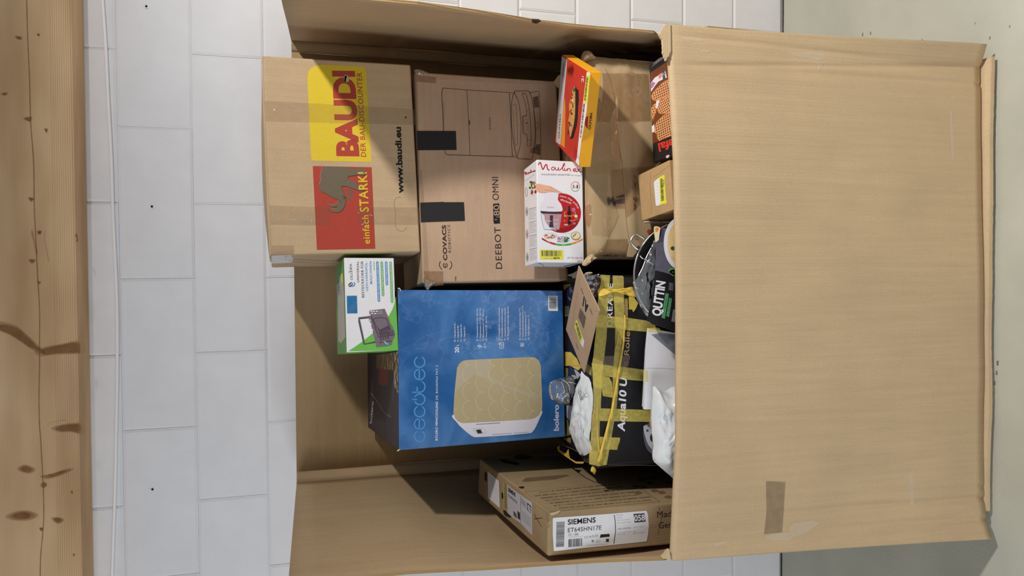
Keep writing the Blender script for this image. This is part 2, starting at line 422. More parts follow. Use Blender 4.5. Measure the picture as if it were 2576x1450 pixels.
for u, v, s in ((2170, 87, .006), (2190, 84, .005), (2322, 104, .004), (2453, 59, .003), (2540, 67, .003), (2490, 96, .004), (2510, 915, .006), (2507, 938, .006), (2503, 965, .005), (2320, 100, .003)):
    p = hit(u, v, (0, 0, 0), V((0, 0, 1))); vs = []
    for a, b, c in ((-1, -.5, 0), (1, -.6, 0), (.7, .6, 0), (-.8, .5, 0), (-.4, -.2, .8), (.5, .1, .6)):
        vs.append(p+V((a*s*(1+.6*rb.random()), b*s*(.6+.6*rb.random()), c*s*0.35)))
    mesh_obj('debris', vs, [(0, 1, 5, 4), (1, 2, 5), (2, 3, 4, 5), (3, 0, 4), (0, 3, 2, 1)], DEBR, floor)

# wooden wall plate above
WOOD = bpy.data.materials.new('spruce_plank'); WOOD.use_nodes = True
nt = WOOD.node_tree; nd = nt.nodes; b = nd['Principled BSDF']; b.inputs['Roughness'].default_value = 0.65; b.inputs['Specular IOR Level'].default_value = 0.2
tc = nd.new('ShaderNodeTexCoord'); mp = nd.new('ShaderNodeMapping'); mp.inputs['Scale'].default_value = (0.22, 1, 1); nt.links.new(tc.outputs['Object'], mp.inputs[0])
nz = nd.new('ShaderNodeTexNoise'); nz.inputs['Scale'].default_value = 9; nz.inputs['Detail'].default_value = 2; nt.links.new(mp.outputs[0], nz.inputs['Vector'])
wv = nd.new('ShaderNodeTexWave'); wv.bands_direction = 'Z'; wv.inputs['Scale'].default_value = 62; wv.inputs['Distortion'].default_value = 2.2; wv.inputs['Detail'].default_value = 2; wv.inputs['Detail Scale'].default_value = 0.5
nt.links.new(mp.outputs[0], wv.inputs['Vector'])
r1 = nd.new('ShaderNodeValToRGB'); r1.color_ramp.elements[0].color = srgb((224, 190, 150)); r1.color_ramp.elements[1].color = srgb((234, 205, 168)); r1.color_ramp.elements[0].position = 0.0
nt.links.new(wv.outputs['Fac'], r1.inputs[0])
r2 = nd.new('ShaderNodeValToRGB'); r2.color_ramp.elements[0].color = srgb((218, 205, 190)); r2.color_ramp.elements[1].color = srgb((255, 252, 246)); r2.color_ramp.elements[0].position = 0.3; r2.color_ramp.elements[1].position = 0.7
nt.links.new(nz.outputs['Fac'], r2.inputs[0])
mx = nd.new('ShaderNodeMix'); mx.data_type = 'RGBA'; mx.blend_type = 'MULTIPLY'; mx.inputs['Factor'].default_value = 1
nt.links.new(r1.outputs[0], mx.inputs[6]); nt.links.new(r2.outputs[0], mx.inputs[7]); nt.links.new(mx.outputs[2], b.inputs['Base Color'])
bz = 2.594; by = -0.125
beam = thing('wooden_beam', (0, by/2, bz), 'pale knotty softwood beam fixed along the top of the block wall', 'beam')
bm = bmesh.new(); bmesh.ops.create_cube(bm, size=1.0)
for v_ in bm.verts: v_.co = V((v_.co.x*3.9, by/2+v_.co.y*(-by-0.003), bz+0.15+v_.co.z*0.30))
bmesh.ops.rotate(bm, verts=bm.verts[:], cent=V((0, 0, bz)), matrix=Matrix.Rotation(math.radians(0.0), 3, 'Y'))
bmesh.ops.bevel(bm, geom=bm.edges[:], offset=0.003, segments=2, affect='EDGES')
bm_obj('plank', bm, WOOD, beam)
GRL = film('grain_line', (150, 104, 62), 0.30, 0.5, 0.05, 0.1, 50.0); KN1 = pm('knot_dark', (138, 96, 62), 0.7, 0.2, 0.25, 60.0, stretch=(0.4, 1, 1)); KN2 = film('knot_halo', (164, 118, 74), 0.30, 0.5, 0.05, 0.1, 30.0); KN3 = film('pale_streak', (232, 205, 165), 0.5, 0.5, 0.05, 0.1, 30.0)
PITH = film('pith_line', (136, 94, 58), 0.5, 0.5, 0.05, 0.1, 50.0)
bf = ((0, by, bz), V((0, -1, 0)))
pr = Print(bf, beam, lambda x, y: (x/3.372, y))
def knot(pts, core=True, k=1.25):
    cx = sum(p[0] for p in pts)/len(pts); cy = sum(p[1] for p in pts)/len(pts)
    if core: pr.poly(spline(pts, 4, True), KN1, 3)
    else: pr.poly(spline(pts, 4, True), KN2, 2)
    for f, ly in ((k, 2), (k*1.25, 1)):
        pr.poly(spline([(cx+(p[0]-cx)*f, cy+(p[1]-cy)*f) for p in pts], 4, True), KN2, ly)
pr.line(spline([(225, -5), (235, 100), (250, 200), (255, 270), (262, 320), (285, 410), (290, 520), (300, 580), (318, 690), (335, 780), (335, 860), (335, 920), (330, 1000), (335, 1070), (345, 1110), (365, 1220), (370, 1310), (345, 1400), (340, 1460)], 4), 9, PITH, 1)
pr.line([(268, 580), (315, 640)], 14, KN2, 1)
knot([(0, 819), (70, 820), (150, 828), (220, 845), (300, 868), (340, 879), (320, 882), (250, 874), (180, 860), (90, 843), (0, 832)], False, 1.02)
knot([(345, 882), (430, 874), (540, 868), (620, 863), (672, 868), (672, 886), (580, 889), (470, 890), (380, 893)], False, 1.04)
pr.poly(spline([(655, 866), (676, 866), (676, 888), (658, 886)], 4, True), KN1, 3)
knot([(470, 1079), (520, 1072), (600, 1069), (680, 1070), (680, 1090), (600, 1086), (520, 1086)], False, 1.06)
pr.poly(spline([(560, 1073), (680, 1071), (680, 1085), (580, 1084)], 4, True), KN2, 3)
pr.line(spline([(400, 1092), (400, 1078), (440, 1068), (560, 1064)], 5), 10, KN3, 1)
for pts in ([(180, 1181), (215, 1176), (262, 1182), (240, 1188), (200, 1186)], [(110, 1300), (160, 1293), (215, 1292), (260, 1298), (220, 1305), (150, 1305)],
            [(405, 1196), (450, 1194), (520, 1187), (560, 1186), (520, 1193), (440, 1200)], [(355, 1222), (372, 1217), (388, 1221), (372, 1226)], [(460, 1307), (500, 1306), (520, 1310), (490, 1315)],
            [(215, 299), (255, 297), (250, 304), (235, 303)], [(322, 584), (345, 583), (340, 588), (328, 588)], [(382, 326), (398, 326), (394, 332)], [(140, 93), (170, 94), (172, 98), (150, 97)], [(20, 236), (55, 235), (40, 239)],
            [(255, 655), (290, 656), (270, 661)], [(250, 499), (280, 501), (262, 505)], [(603, 1238), (614, 1239), (610, 1243)], [(620, 1396), (632, 1397), (626, 1400)], [(318, 86), (335, 87), (326, 90)], [(340, 1331), (360, 1331), (352, 1336)], [(320, 710), (340, 711), (330, 714)]):
    knot(pts, True, 1.5)
pr.line(spline([(640, 591), (655, 596), (656, 606), (650, 604)], 4), 8, KN1, 3)
pr.line(spline([(380, 582), (378, 605), (395, 630), (415, 660)], 5), 5, KN2, 1)
for x in range(420, 596, 19):
    pr.line(spline([(x, -5), (x+16, 300), (x+40, 700), (x+54, 1000), (x+76, 1455)], 4), 2.4, GRL, 1)
pr.build('knot', 'dark knots and pith line in the plank')

# white cable under the beam
CABW = pm('white_cable_sheath', (250, 250, 252), 0.4, 0.4, 0.01, 20.0)
cp = spline([(257.5, -40), (258, 0), (266, 120), (272, 250), (280, 400), (284, 530), (289, 640), (293, 730), (295, 830), (294.5, 960), (292, 1100), (289, 1240), (284.5, 1370), (281, 1480)], 5)
cab = tube('cable', [hit(u, v, (0, -0.0062, 0), V((0, -1, 0))) for u, v in cp], 0.0052, CABW, None, 10)
cab['label'] = 'thin white cable running along the block wall just below the beam'; cab['category'] = 'cable'

# ------------------------------------------------------------------ the big open carton
YF, YB, ZT = -0.915, -0.08, 1.953
TH = 0.007
carton = thing('cardboard_carton', (0, -0.5, 0.0), 'huge open brown cardboard carton on the floor, front side folded down, full of boxes', 'carton')
def foldz(x):
    pts = [(-0.78, 0.991), (-0.64, 0.984), (-0.43, 0.973), (-0.04, 0.972), (0.29, 0.979), (0.53, 0.994), (0.66, 1.0015)]
    for (a, za), (b_, zb) in zip(pts, pts[1:]):
        if x <= b_: return za+(zb-za)*max(0, (x-a)/(b_-a))
    return pts[-1][1]
# back
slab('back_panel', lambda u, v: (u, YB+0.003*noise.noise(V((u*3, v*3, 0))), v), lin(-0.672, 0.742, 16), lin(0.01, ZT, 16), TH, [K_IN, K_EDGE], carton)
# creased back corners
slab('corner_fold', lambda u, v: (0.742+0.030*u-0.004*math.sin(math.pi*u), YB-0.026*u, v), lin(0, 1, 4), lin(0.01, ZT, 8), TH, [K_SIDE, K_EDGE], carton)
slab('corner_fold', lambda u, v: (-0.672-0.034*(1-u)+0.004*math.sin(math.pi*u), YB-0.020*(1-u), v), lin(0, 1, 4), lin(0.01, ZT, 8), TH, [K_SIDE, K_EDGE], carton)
# right side
RA, RB_ = V((0.772, YB-0.026, 0)), V((0.634, YF, 0)); rn = V((RB_.y-RA.y, -(RB_.x-RA.x), 0)).normalized()
redge = [hit(u, v, RA, rn) for u, v in ((700, -34), (800, -17), (930, 0), (1050, 11), (1120, 21), (1200, 32), (1345, 55), (1420, 64), (1500, 72), (1580, 78), (1645, 84), (1668, 105))]
def edge_at(E, z):
    if z >= E[0].z: return E[0]
    for a, c in zip(E, E[1:]):
        if z >= c.z:
            return a+(c-a)*((a.z-z)/(a.z-c.z))
    return None
def right_fn(u, v):
    e = edge_at(redge, v); e = e if e is not None else RB_
    k = RA+(V((e.x, e.y, 0))-RA)*u
    wv_ = 0.006*math.sin(math.pi*u)*noise.noise(V((u*2, v*2.2, 5)))+0.0015*noise.noise(V((u*14, v*3, 8)))
    return (k.x+wv_, k.y, v)
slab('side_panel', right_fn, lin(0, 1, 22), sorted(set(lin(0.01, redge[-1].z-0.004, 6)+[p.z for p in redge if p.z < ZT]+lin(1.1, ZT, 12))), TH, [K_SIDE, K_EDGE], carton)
# left side (bulges outwards low down)
LA, LB_ = V((-0.706, YB-0.020, 0)), V((-0.746, YF, 0)); ln = V((-(LB_.y-LA.y), LB_.x-LA.x, 0)).normalized()
ledge = [hit(u, v, LA, ln) for u, v in ((700, 1466), (840, 1456), (932, 1449), (1026, 1439), (1113, 1434), (1260, 1425.6), (1370, 1418), (1511, 1409.6), (1600, 1406), (1663, 1404))]
def left_fn(u, v):
    e = edge_at(ledge, v); e = e if e is not None else LB_
    k = LA+(V((e.x, e.y, 0))-LA)*(1-u)
    t = 1-u; bulge = math.sin(math.pi*min(1, t*1.02))**0.7*0.062*max(0, min(1, (1.62-v)/0.28))
    return (k.x-bulge+0.0015*noise.noise(V((u*14, v*3, 2))), k.y, v)
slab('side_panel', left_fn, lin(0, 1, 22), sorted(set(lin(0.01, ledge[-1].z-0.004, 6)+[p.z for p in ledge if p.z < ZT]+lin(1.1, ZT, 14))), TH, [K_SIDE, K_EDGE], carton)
# floor of the carton and its lower front
slab('bottom_panel', lambda u, v: (u, v, 0.009), lin(-0.74, 0.64, 4), lin(YB, YF+0.01, 4)[::-1], TH, [K_OUT, K_EDGE], carton)
def front_fn(u, v):
    z = 0.004+(foldz(u)-0.006-0.004)*v
    return (u, YF-0.006*(1-v)**2+0.003*noise.noise(V((u*5, v*2, 1))), z)
slab('front_panel', front_fn, lin(-0.735, 0.625, 30), lin(0, 1, 14), TH, [K_OUT, K_EDGE], carton)
slab('bottom_flap', lambda u, v: (u, YF+0.01-(0.079+0.006*noise.noise(V((u*4, 3, 1)))+0.0015*noise.noise(V((u*60, 0, 2))))*v, 0.0145), lin(-0.695, 0.605, 120), lin(0, 1, 4), 0.012, [K_OUT, K_TORN], carton)
# front side folded down over the outside
flap_r = [(1676, 62.5), (1952, 78), (2185, 94.5), (2483, 118)]; 
BOT = [(-0.778, -1.012), (-0.7665, -1.0078), (-0.7194, -0.9885), (-0.6614, -0.9772), (-0.4964, -0.973), (-0.3393, -0.9765), (-0.0238, -0.9715), (0.3419, -0.962), (0.5189, -0.955), (0.5700, -0.952), (0.5780, -0.955), (0.6351, -0.990), (0.66, -1.000)]
def boty(x):
    for (a, ya), (c, yc) in zip(BOT, BOT[1:]):
        if x <= c: return ya+(yc-ya)*max(0, (x-a)/(c-a))
    return BOT[-1][1]
def flap_fn(s, t):
    # s 0..1 from the right end to the left end, t: 0 at the fold, 1 at the lower edge
    xr0, xr1 = 0.631, 0.6345; xl0, xl1 = -0.752, -0.7665
    tt = max(0, t)
    xr = xr0+(xr1-xr0)*tt; xl = xl0+(xl1-xl0)*tt
    x = xr+(xl-xr)*s
    zf = foldz(x)
    if t < 0:
        a = -t*math.pi            # rolls over the edge
        return (x, YF-0.0035-0.0125*math.cos(a)*1.0+0.0, zf+0.0125*math.sin(a)-0.004)
    zb = 0.033+0.017*max(0, min(1, (x-0.572)/0.06))
    z = zf-0.004+(zb-zf+0.004)*t
    base = -0.953 if x > 0.5700 else boty(x)
    y = (YF-0.016)+(base-(YF-0.016))*t**1.15+(boty(x)-base)*max(0, (t-0.18)/0.82)**0.9
    # pressed creases near both ends
    cr = 0.0
    for c0, c1, dep, wd, ta, tb in ((0.0735, 0.0360, 0.0042, 0.006, 0, 1.0), (0.0750+0.0265-0.03, 0.0720, 0.0028, 0.006, 0.0, 1.0), (0.018, 0.0405, 0.0030, 0.007, 0.0, 0.75), (0.955, 0.9640, 0.0035, 0.007, 0.42, 1.0), (0.925, 0.9220, 0.0040, 0.007, 0.3, 1.0), (0.905, 0.8970, 0.0018, 0.007, 0.4, 1.0)):
        if ta <= t <= tb:
            q = (s-(c0+(c1-c0)*t))*1.38/wd
            cr += dep*math.exp(-q*q)*min(1, (t-ta)*6+0.05, (tb-t)*6+0.05 if tb < 1 else 1)
    bulge = 0.006*noise.noise(V((x*2.2, t*2.0, 3)))+0.0015*noise.noise(V((x*9, t*5, 7)))
    return (x, y+cr+bulge*min(1, t*4), z)
ss = sorted(set(lin(0, 0.14, 57)+lin(0.14, 0.86, 40)+lin(0.86, 1, 48)))
slab('front_flap', flap_fn, ss, lin(-1, 0, 7)+lin(0, 1, 40)[1:], 0.0055, [K_OUT, K_EDGE], carton)
# torn corners at the fold
plate('torn_corner', ((0, YF-0.010, 0), V((0, -1, 0))), [(1640+x/9.908, 40+y/9.908) for x, y in ((420, 222), (330, 230), (290, 255), (262, 290), (235, 330), (215, 372), (190, 400), (178, 440), (152, 470), (158, 505), (185, 540), (205, 580), (228, 610), (236, 650), (232, 700), (245, 760), (238, 800), (250, 860), (238, 910), (246, 950), (268, 990), (276, 1040), (296, 1070), (318, 1140), (332, 1080), (352, 1040), (380, 1040), (392, 985), (430, 900))], 0.009, K_TORN, carton)
plate('torn_corner', ((0, YF-0.008, 0), V((0, -1, 0))), [(1370+x/7.806, 1270+y/7.806) for x, y in ((2420, 860), (2375, 880), (2340, 935), (2322, 960), (2290, 985), (2275, 1015), (2300, 1040), (2340, 1045), (2400, 1062), (2450, 1060))], 0.008, K_TORN, carton)
# scuffed paper on the flap and a worn strip of old tape
SCUF = film('scuffed_paper', (236, 226, 206), 0.30, 0.6, 0.05, 0.3, 120.0); OLDT = film('old_tape_mark', (128, 112, 92), 0.34, 0.5, 0.1, 0.2, 40.0)
def on_flap(u, v):
    lo, hi = 0.0, 1.0
    D = ray(u, v)
    p = CAM+D*((YF-0.03-CAM.y)/D.y)
    for _ in range(4):
        z = p.z; t = max(0, min(1, (foldz(p.x)-0.004-z)/(foldz(p.x)-0.037)))
        sx = (0.631+0.0035*t-p.x)/((0.631+0.0035*t)-(-0.752-0.0145*t))
        y = flap_fn(max(0, min(1, sx)), t)[1]; p = CAM+D*((y-0.0009-CAM.y)/D.y)
    return p
def flap_patch(name, px, m, lab=None):
    bm = bmesh.new(); f = bm.faces.new([bm.verts.new((x, y, 0)) for x, y in px]); bmesh.ops.triangulate(bm, faces=[f])
    bmesh.ops.subdivide_edges(bm, edges=bm.edges[:], cuts=5, use_grid_fill=True)
    bm.verts.index_update()
    o = mesh_obj(name, [on_flap(v.co.x, v.co.y) for v in bm.verts], [[v.index for v in f.verts] for f in bm.faces], m, carton, label=lab); bm.free()
for px in ([(1715, 93), (1745, 94), (1768, 99), (1768, 103), (1740, 102), (1716, 99)], [(1745, 108), (1788, 111), (1788, 113), (1748, 111)], [(1760, 126), (1785, 127), (1782, 132), (1765, 131)],
           [(1985, 133), (2040, 131), (2070, 136), (2078, 148), (2055, 152), (2030, 146), (1995, 140)], [(2050, 155), (2072, 158), (2066, 172), (2056, 180), (2058, 166)], [(1985, 1330), (1995, 1318), (2045, 1310), (2060, 1318), (2030, 1340), (2000, 1352), (1990, 1345)],
           [(1925, 1353), (1945, 1344), (1990, 1340), (1998, 1348), (1985, 1360), (1940, 1360)], [(1798, 1368), (1825, 1361), (1828, 1366), (1802, 1375)], [(2286, 1190), (2296, 1190), (2300, 1270), (2290, 1270)], [(2390, 280), (2395, 280), (2400, 400), (2394, 400)]):
    flap_patch('scuff', px, SCUF)
flap_patch('tape_mark', [(1927, 1211), (1976, 1213), (1972, 1280), (1968, 1340), (1922, 1345), (1928, 1290)], OLDT, 'greyish strip where tape was torn off')
plate('clear_tape', (RA, rn), [(1338, 47), (1355, 47), (1362, 52), (1350, 59), (1338, 56)], 0.001, CLEAR, carton, 0.006)
plate('torn_flap_end', ((0, -0.952, 0), V((0, -1, 0))), [(2468, 215), (2472, 178), (2486, 148), (2500, 140), (2504, 150), (2496, 190), (2488, 212)], 0.004, K_TORN, carton)
# ------------------------------------------------------------------ brown moving box with yellow and red print (top right)
YEL = pm('yellow_ink', (216, 190, 52), 0.55, 0.25, 0.04, 200.0); REDK = pm('red_ink_on_kraft', (172, 68, 56), 0.6, 0.2, 0.06, 200.0)
ELE = pm('olive_grey_ink', (110, 100, 82), 0.65, 0.2, 0.06, 200.0); ELES = pm('dark_olive_ink', (78, 60, 50), 0.65, 0.2, 0.06); ELEH = pm('pale_pink_ink', (206, 140, 118), 0.65, 0.2, 0.03)
PUN = pm('puncture_dark', (22, 18, 18), 0.9, 0.1, 0.2); TORNP = pm('torn_paper', (190, 178, 150), 0.9, 0.1, 0.1, 200.0)
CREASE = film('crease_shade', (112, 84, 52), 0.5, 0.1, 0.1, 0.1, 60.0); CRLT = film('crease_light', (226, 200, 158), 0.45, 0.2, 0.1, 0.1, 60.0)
mv = Box('moving_box', (0.3157, -0.3514, 1.8115, 0.0532, -0.0324, 0.0891, 0.5551, 0.3326, 0.4108), 'brown moving box with yellow and red elephant print, topmost at right', 'box', K_BOX, bev=0.005)
z5 = zoom(640, 120, 5.178); z6 = zoom(640, 390, 4.833)
FF = mv.face('F')
def J(z, pts): return [z(*p) for p in pts]
pr = Print(FF, mv.obj)
pr.poly(J(z5, [(690, 430), (692, 370), (705, 310), (735, 272), (775, 245), (830, 225), (900, 220), (1150, 232), (1400, 246), (1432, 250), (1448, 262), (1455, 300), (1490, 900)])+J(z6, [(1415, -60), (1422, 85), (1060, 78), (695, 70), (688, 20)]), YEL, 1)
pr.text('BAUDI', z5(1350, 1418), z5(1290, 303), z5(1070, 1414), REDK, 2, 0.05, 1.0)
pr.text('DER BAU-DISCOUNTER', z5(1455, 1425), z5(1398, 322), z5(1384, 1421), REDK, 2, 0.008, 1.05)
pr.next('logo_panel', 'yellow panel with red lettering')
pr.text('www.baudi.eu', z6(1812, 467), z5(1905, 1033), z6(1735, 467), BLACK, 2, 0.035, 1.0)
pr.next('web_address')
pr.poly(J(z6, [(710, 135), (1425, 150), (1470, 1142), (760, 1155)]), REDK, 1)
body = [(820, 140), (1150, 145), (1160, 172), (1310, 160), (1350, 180), (1355, 235), (1320, 250), (1270, 238), (1140, 258), (1135, 290), (1230, 335), (1270, 370), (1330, 400), (1345, 425), (1310, 437), (1250, 425), (1180, 400), (1120, 378), (1062, 376), (1055, 395), (1078, 450), (1095, 495), (1115, 530), (1105, 565), (1060, 565), (1020, 545), (940, 510), (860, 465), (810, 440), (785, 400), (780, 360), (800, 310), (795, 250), (815, 200)]
pr.poly(J(z6, [(x+7, y+10) for x, y in body]), ELES, 2)
pr.poly(J(z6, body), ELE, 3)
trunk = spline([(1075, 500), (1110, 535), (1150, 522), (1180, 485), (1178, 445), (1152, 428), (1128, 445), (1130, 468), (1150, 466)], 5)
for i in range(len(trunk)-1):
    t = i/(len(trunk)-1); pr.line(J(z6, [trunk[i], trunk[i+1]]), (44-34*t)/4.83, ELE, 3)
for tk in ([(885, 572), (912, 595), (955, 604), (1000, 588), (1022, 553), (1045, 565), (1035, 600), (1000, 628), (950, 632), (905, 610)],
           [(875, 632), (905, 652), (950, 668), (1000, 655), (1030, 610), (1045, 565), (1105, 560), (1100, 610), (1075, 655), (1035, 690), (985, 700), (930, 686), (892, 662)]):
    pr.poly(J(z6, [(x+5, y+8) for x, y in spline(tk, 3, True)]), ELES, 3); pr.poly(J(z6, spline(tk, 3, True)), ELE, 4)
pr.line(J(z6, spline([(822, 142), (815, 200), (797, 250), (802, 310), (782, 358)], 4)), 0.8, ELEH, 5)
pr.line(J(z6, spline([(905, 600), (960, 606), (1000, 588), (1025, 553)], 4)), 0.6, ELEH, 5)
pr.line(J(z6, spline([(920, 655), (990, 655), (1030, 610)], 4)), 0.6, ELEH, 5)
yt = YEL
pr.text('einfach', z6(1405, 1081), z6(1386, 733), z6(1320, 1081), yt, 5, 0.012, 1.08)
pr.text('STARK!', z6(1390, 692), z6(1364, 207), z6(1278, 694), yt, 5, 0.018, 1.12)
pr.next('slogan_panel', 'red panel with an elephant and yellow lettering')
pr.line(J(z6, spline([(1790, 520), (1745, 515), (1712, 540), (1700, 590), (1713, 700), (1712, 850), (1735, 905), (1785, 930), (1830, 912), (1848, 878)], 5)), 0.9, CREASE, 1)
pr.next('hand_hole')
pr.poly(J(z5, [(1960, 895), (1985, 900), (1982, 920), (1962, 922)]), BLACK, 2)
pr.build('small_hole')
pr = Print(FF, mv.obj, z5)
pr.poly([(1172, 360), (1190, 352), (1212, 362), (1240, 395), (1228, 440), (1195, 452), (1172, 425), (1165, 400)], TORNP, 6)
pr.poly([(1176, 368), (1196, 363), (1206, 380), (1196, 400), (1192, 440), (1180, 444), (1172, 420)], PUN, 7)
pr.build('puncture', 'small torn hole through the cardboard')
def tapes(bx, face, lst, z=None, m=None, lay=7, nm='clear_tape'):
    for px in lst:
        p_ = Print(face, bx.obj, z); p_.poly(px, m or CLEAR, lay); p_.build(nm)
tapes(mv, FF, [J(z5, [(125, 690), (2085, 800), (2110, 1010), (140, 960)])])
tapes(mv, FF, [J(z6, [(175, 612), (915, 640), (930, 862), (195, 850)]), J(z6, [(1255, 632), (2000, 640), (2015, 850), (1262, 848)]), J(z6, [(205, 1102), (478, 1098), (485, 1208), (208, 1216)])])
WR = []
for zz, a, c, w_ in ((z5, (425, 762), (550, 772), 1.4), (z5, (690, 795), (745, 802), 1.0), (z5, (345, 920), (347, 965), 1.6), (z5, (572, 940), (574, 978), 1.4), (z5, (670, 955), (672, 984), 1.2), (z5, (100, 100), (120, 128), 1.3), (z5, (180, 105), (182, 120), 1.2), (z5, (970, 950), (990, 980), .9),
                   (z6, (425, 783), (525, 793), 1.4), (z6, (600, 800), (650, 806), 1.1), (z6, (665, 793), (722, 799), 1.1), (z6, (1255, 700), (1280, 715), 1.1), (z6, (1395, 725), (1440, 738), 1.3), (z6, (1616, 630), (1618, 660), 1.4), (z6, (1535, 830), (1552, 800), 1.2), (z6, (1300, 855), (1340, 825), 1.2), (z6, (225, 705), (237, 760), 1.0), (z6, (232, 790), (236, 830), 0.9)):
    a, c = zz(*a), zz(*c); WR.append([a, (a[0]*.7+c[0]*.3+.3, a[1]*.7+c[1]*.3+.3), (a[0]*.35+c[0]*.65+.3, a[1]*.35+c[1]*.65), c])
wrinkles('tape_wrinkle_glint', FF, WR, 0.0008, FCR, mv.obj, 0.001, 'raised wrinkles in the clear tape')  # ridges drawn where the tape glints, highlight put into their pale colour
LL = mv.face('L')
pr = Print(LL, mv.obj, z6)
pr.line([(470, 1276), (520, 1272), (880, 1290), (1100, 1292)], 1.5, BLACK, 2); pr.line([(455, 1355), (600, 1366), (1000, 1385)], 1.5, BLACK, 2); pr.line([(470, 1300), (1000, 1330)], 1.0, DARKBR, 2)
pr.build('side_print')
tapes(mv, LL, [[(206, 1226), (480, 1215), (462, 1312), (212, 1322)]], z6, film('white_tape', (214, 212, 206), 0.5, 0.12, 0.9, 0.6, 50.0))
# bulging top flap
a = mv.pt(-1, -1, 1); c_ = mv.pt(1, -1, 1)
def topf(u, v):
    p = a+(c_-a)*u; q = mv.R @ V((0, 1, 0)); zz_ = mv.R @ V((0, 0, 1))
    return p+q*(v*0.15+0.004)+zz_*(0.003+0.012*math.sin(math.pi*min(1, max(0, u*1.05)))**0.8*math.sin(math.pi*v*0.5)+0.002*noise.noise(V((u*6, v*2, 2)))*v)
slab('top_flap', topf, lin(0, 1, 24), lin(0, 1, 8), 0.003, K_BOX, mv.obj)

# ------------------------------------------------------------------ brown box with line drawing (middle right)
er = Box('appliance_box', (0.2662, -0.3311, 1.3731, 0.0403, -0.0158, 0.1063, 0.6265, 0.345, 0.447), 'brown box with vacuum station line drawing and two strips of black tape', 'box', K_ROSE, bev=0.006)
FF = er.face('F'); z1 = zoom(1030, 160, 5.178); z2 = zoom(1030, 430, 4.677)
pr = Print(FF, er.obj, z1); LN = DARKBR
def sl(pts, w_=1.15, k=4, cl=False): pr.line(spline(pts, k, cl), w_*5.178, LN, 2)
w0 = 5.6
def L1(pts, w_=w0): pr.line(pts, w_, LN, 2)
L1([(440, 322), (448, 320), (760, 345), (1300, 378)]); L1([(440, 320), (428, 345), (422, 380), (424, 480), (436, 700), (442, 885)], 8); L1([(446, 500), (452, 884)], 3)
L1([(460, 1130), (466, 1160), (478, 1182), (496, 1190), (900, 1202), (1385, 1216)], 7)
L1([(748, 346), (758, 500), (770, 740), (788, 1192)]); L1([(1303, 378), (1312, 560), (1322, 800), (1340, 1210)], 7); L1([(1308, 378), (1352, 381)], 4); L1([(1325, 402), (1345, 404)], 3); L1([(1345, 1193), (1378, 1195)], 3)
pr.poly(spline([(771, 742), (785, 744), (792, 760), (792, 785), (785, 800), (773, 800)], 3, True), pm('grey_brown_ink', (104, 86, 76), 0.6, 0.2), 2)
L1(spline([(1375, 357), (1345, 430), (1328, 560), (1328, 700), (1336, 850), (1352, 1000), (1376, 1130), (1405, 1236)], 4), 7)
L1(spline([(1366, 365), (1385, 430), (1415, 480), (1432, 560), (1448, 700), (1455, 820), (1450, 960), (1438, 1090), (1420, 1150), (1405, 1236)], 4), 5)
L1(spline([(1366, 365), (1400, 440), (1425, 520)], 4), 3); L1(spline([(1405, 1170), (1430, 1130), (1446, 1040)], 4), 3)
L1(spline([(1375, 357), (1450, 360), (1548, 357), (1580, 410), (1605, 500), (1626, 640), (1640, 800), (1645, 960), (1630, 1100), (1615, 1180), (1600, 1235), (1580, 1252), (1500, 1246), (1405, 1238)], 5), 6)
L1(spline([(1560, 372), (1592, 450), (1618, 600), (1634, 800), (1636, 960), (1620, 1090), (1590, 1112), (1580, 1150), (1592, 1165), (1610, 1168)], 5), 4)
L1(spline([(1350, 560), (1358, 536), (1378, 532), (1390, 560), (1398, 700), (1405, 860), (1410, 1010), (1405, 1050), (1392, 1064), (1376, 1046), (1364, 900), (1352, 700)], 4, True), 3.5)
L1([(1470, 388), (1514, 388), (1530, 440), (1548, 520), (1562, 606), (1525, 612), (1527, 680), (1478, 686), (1470, 705), (1474, 800), (1482, 908), (1492, 922), (1530, 925), (1535, 990), (1530, 1070), (1580, 1074), (1586, 990), (1582, 850), (1572, 700), (1562, 606)], 6)
L1([(1470, 388), (1490, 460), (1512, 540), (1525, 612)], 5); L1([(1535, 992), (1584, 994)], 4); L1([(1527, 612), (1527, 686), (1484, 694), (1484, 800), (1490, 905), (1535, 915)], 3)
L1([(1500, 730), (1536, 728), (1546, 880), (1506, 882), (1500, 730)], 2.5); pr.poly(ell(1526, 776, 9, 9, 10), LN, 2); pr.poly(ell(1524, 804, 4, 4, 8), LN, 2)
L1(spline([(1572, 380), (1640, 368), (1676, 360), (1690, 400), (1696, 560), (1704, 800), (1712, 1000), (1716, 1150), (1712, 1245)], 4), 5)
SHD = film('grey_print_shade', (96, 84, 74), 0.55, 0.1, 0.1, 0.1, 50.0)
pr.poly([(1606, 440), (1678, 422), (1690, 570), (1626, 576)], SHD, 1); pr.poly([(1655, 1050), (1708, 1052), (1704, 1200), (1620, 1165), (1590, 1160), (1600, 1110), (1640, 1090)], SHD, 1)
L1([(1650, 760), (1664, 764), (1664, 782), (1680, 790), (1678, 835), (1660, 840), (1656, 860)], 4); L1(spline([(1640, 1090), (1680, 1120), (1692, 1170)], 4), 5)
L1([(1490, 1235), (1560, 1240)], 3); L1(spline([(1420, 790), (1412, 800), (1424, 812)], 3), 3)
pr.text('COVACS', (1058, 832), (1054, 705), (1040, 832), LN, 2, 0.02, 1.25); pr.text('e', (1058, 855), (1057, 838), (1040, 855), LN, 2, 0.02)
L1(arc(1052, 850, 22, 16, 110, 180, 6), 3); L1(arc(1052, 850, 22, 16, 0, 70, 6), 3)
pr.next('line_drawing', 'line drawing of a cleaning station')
pr.z = z2
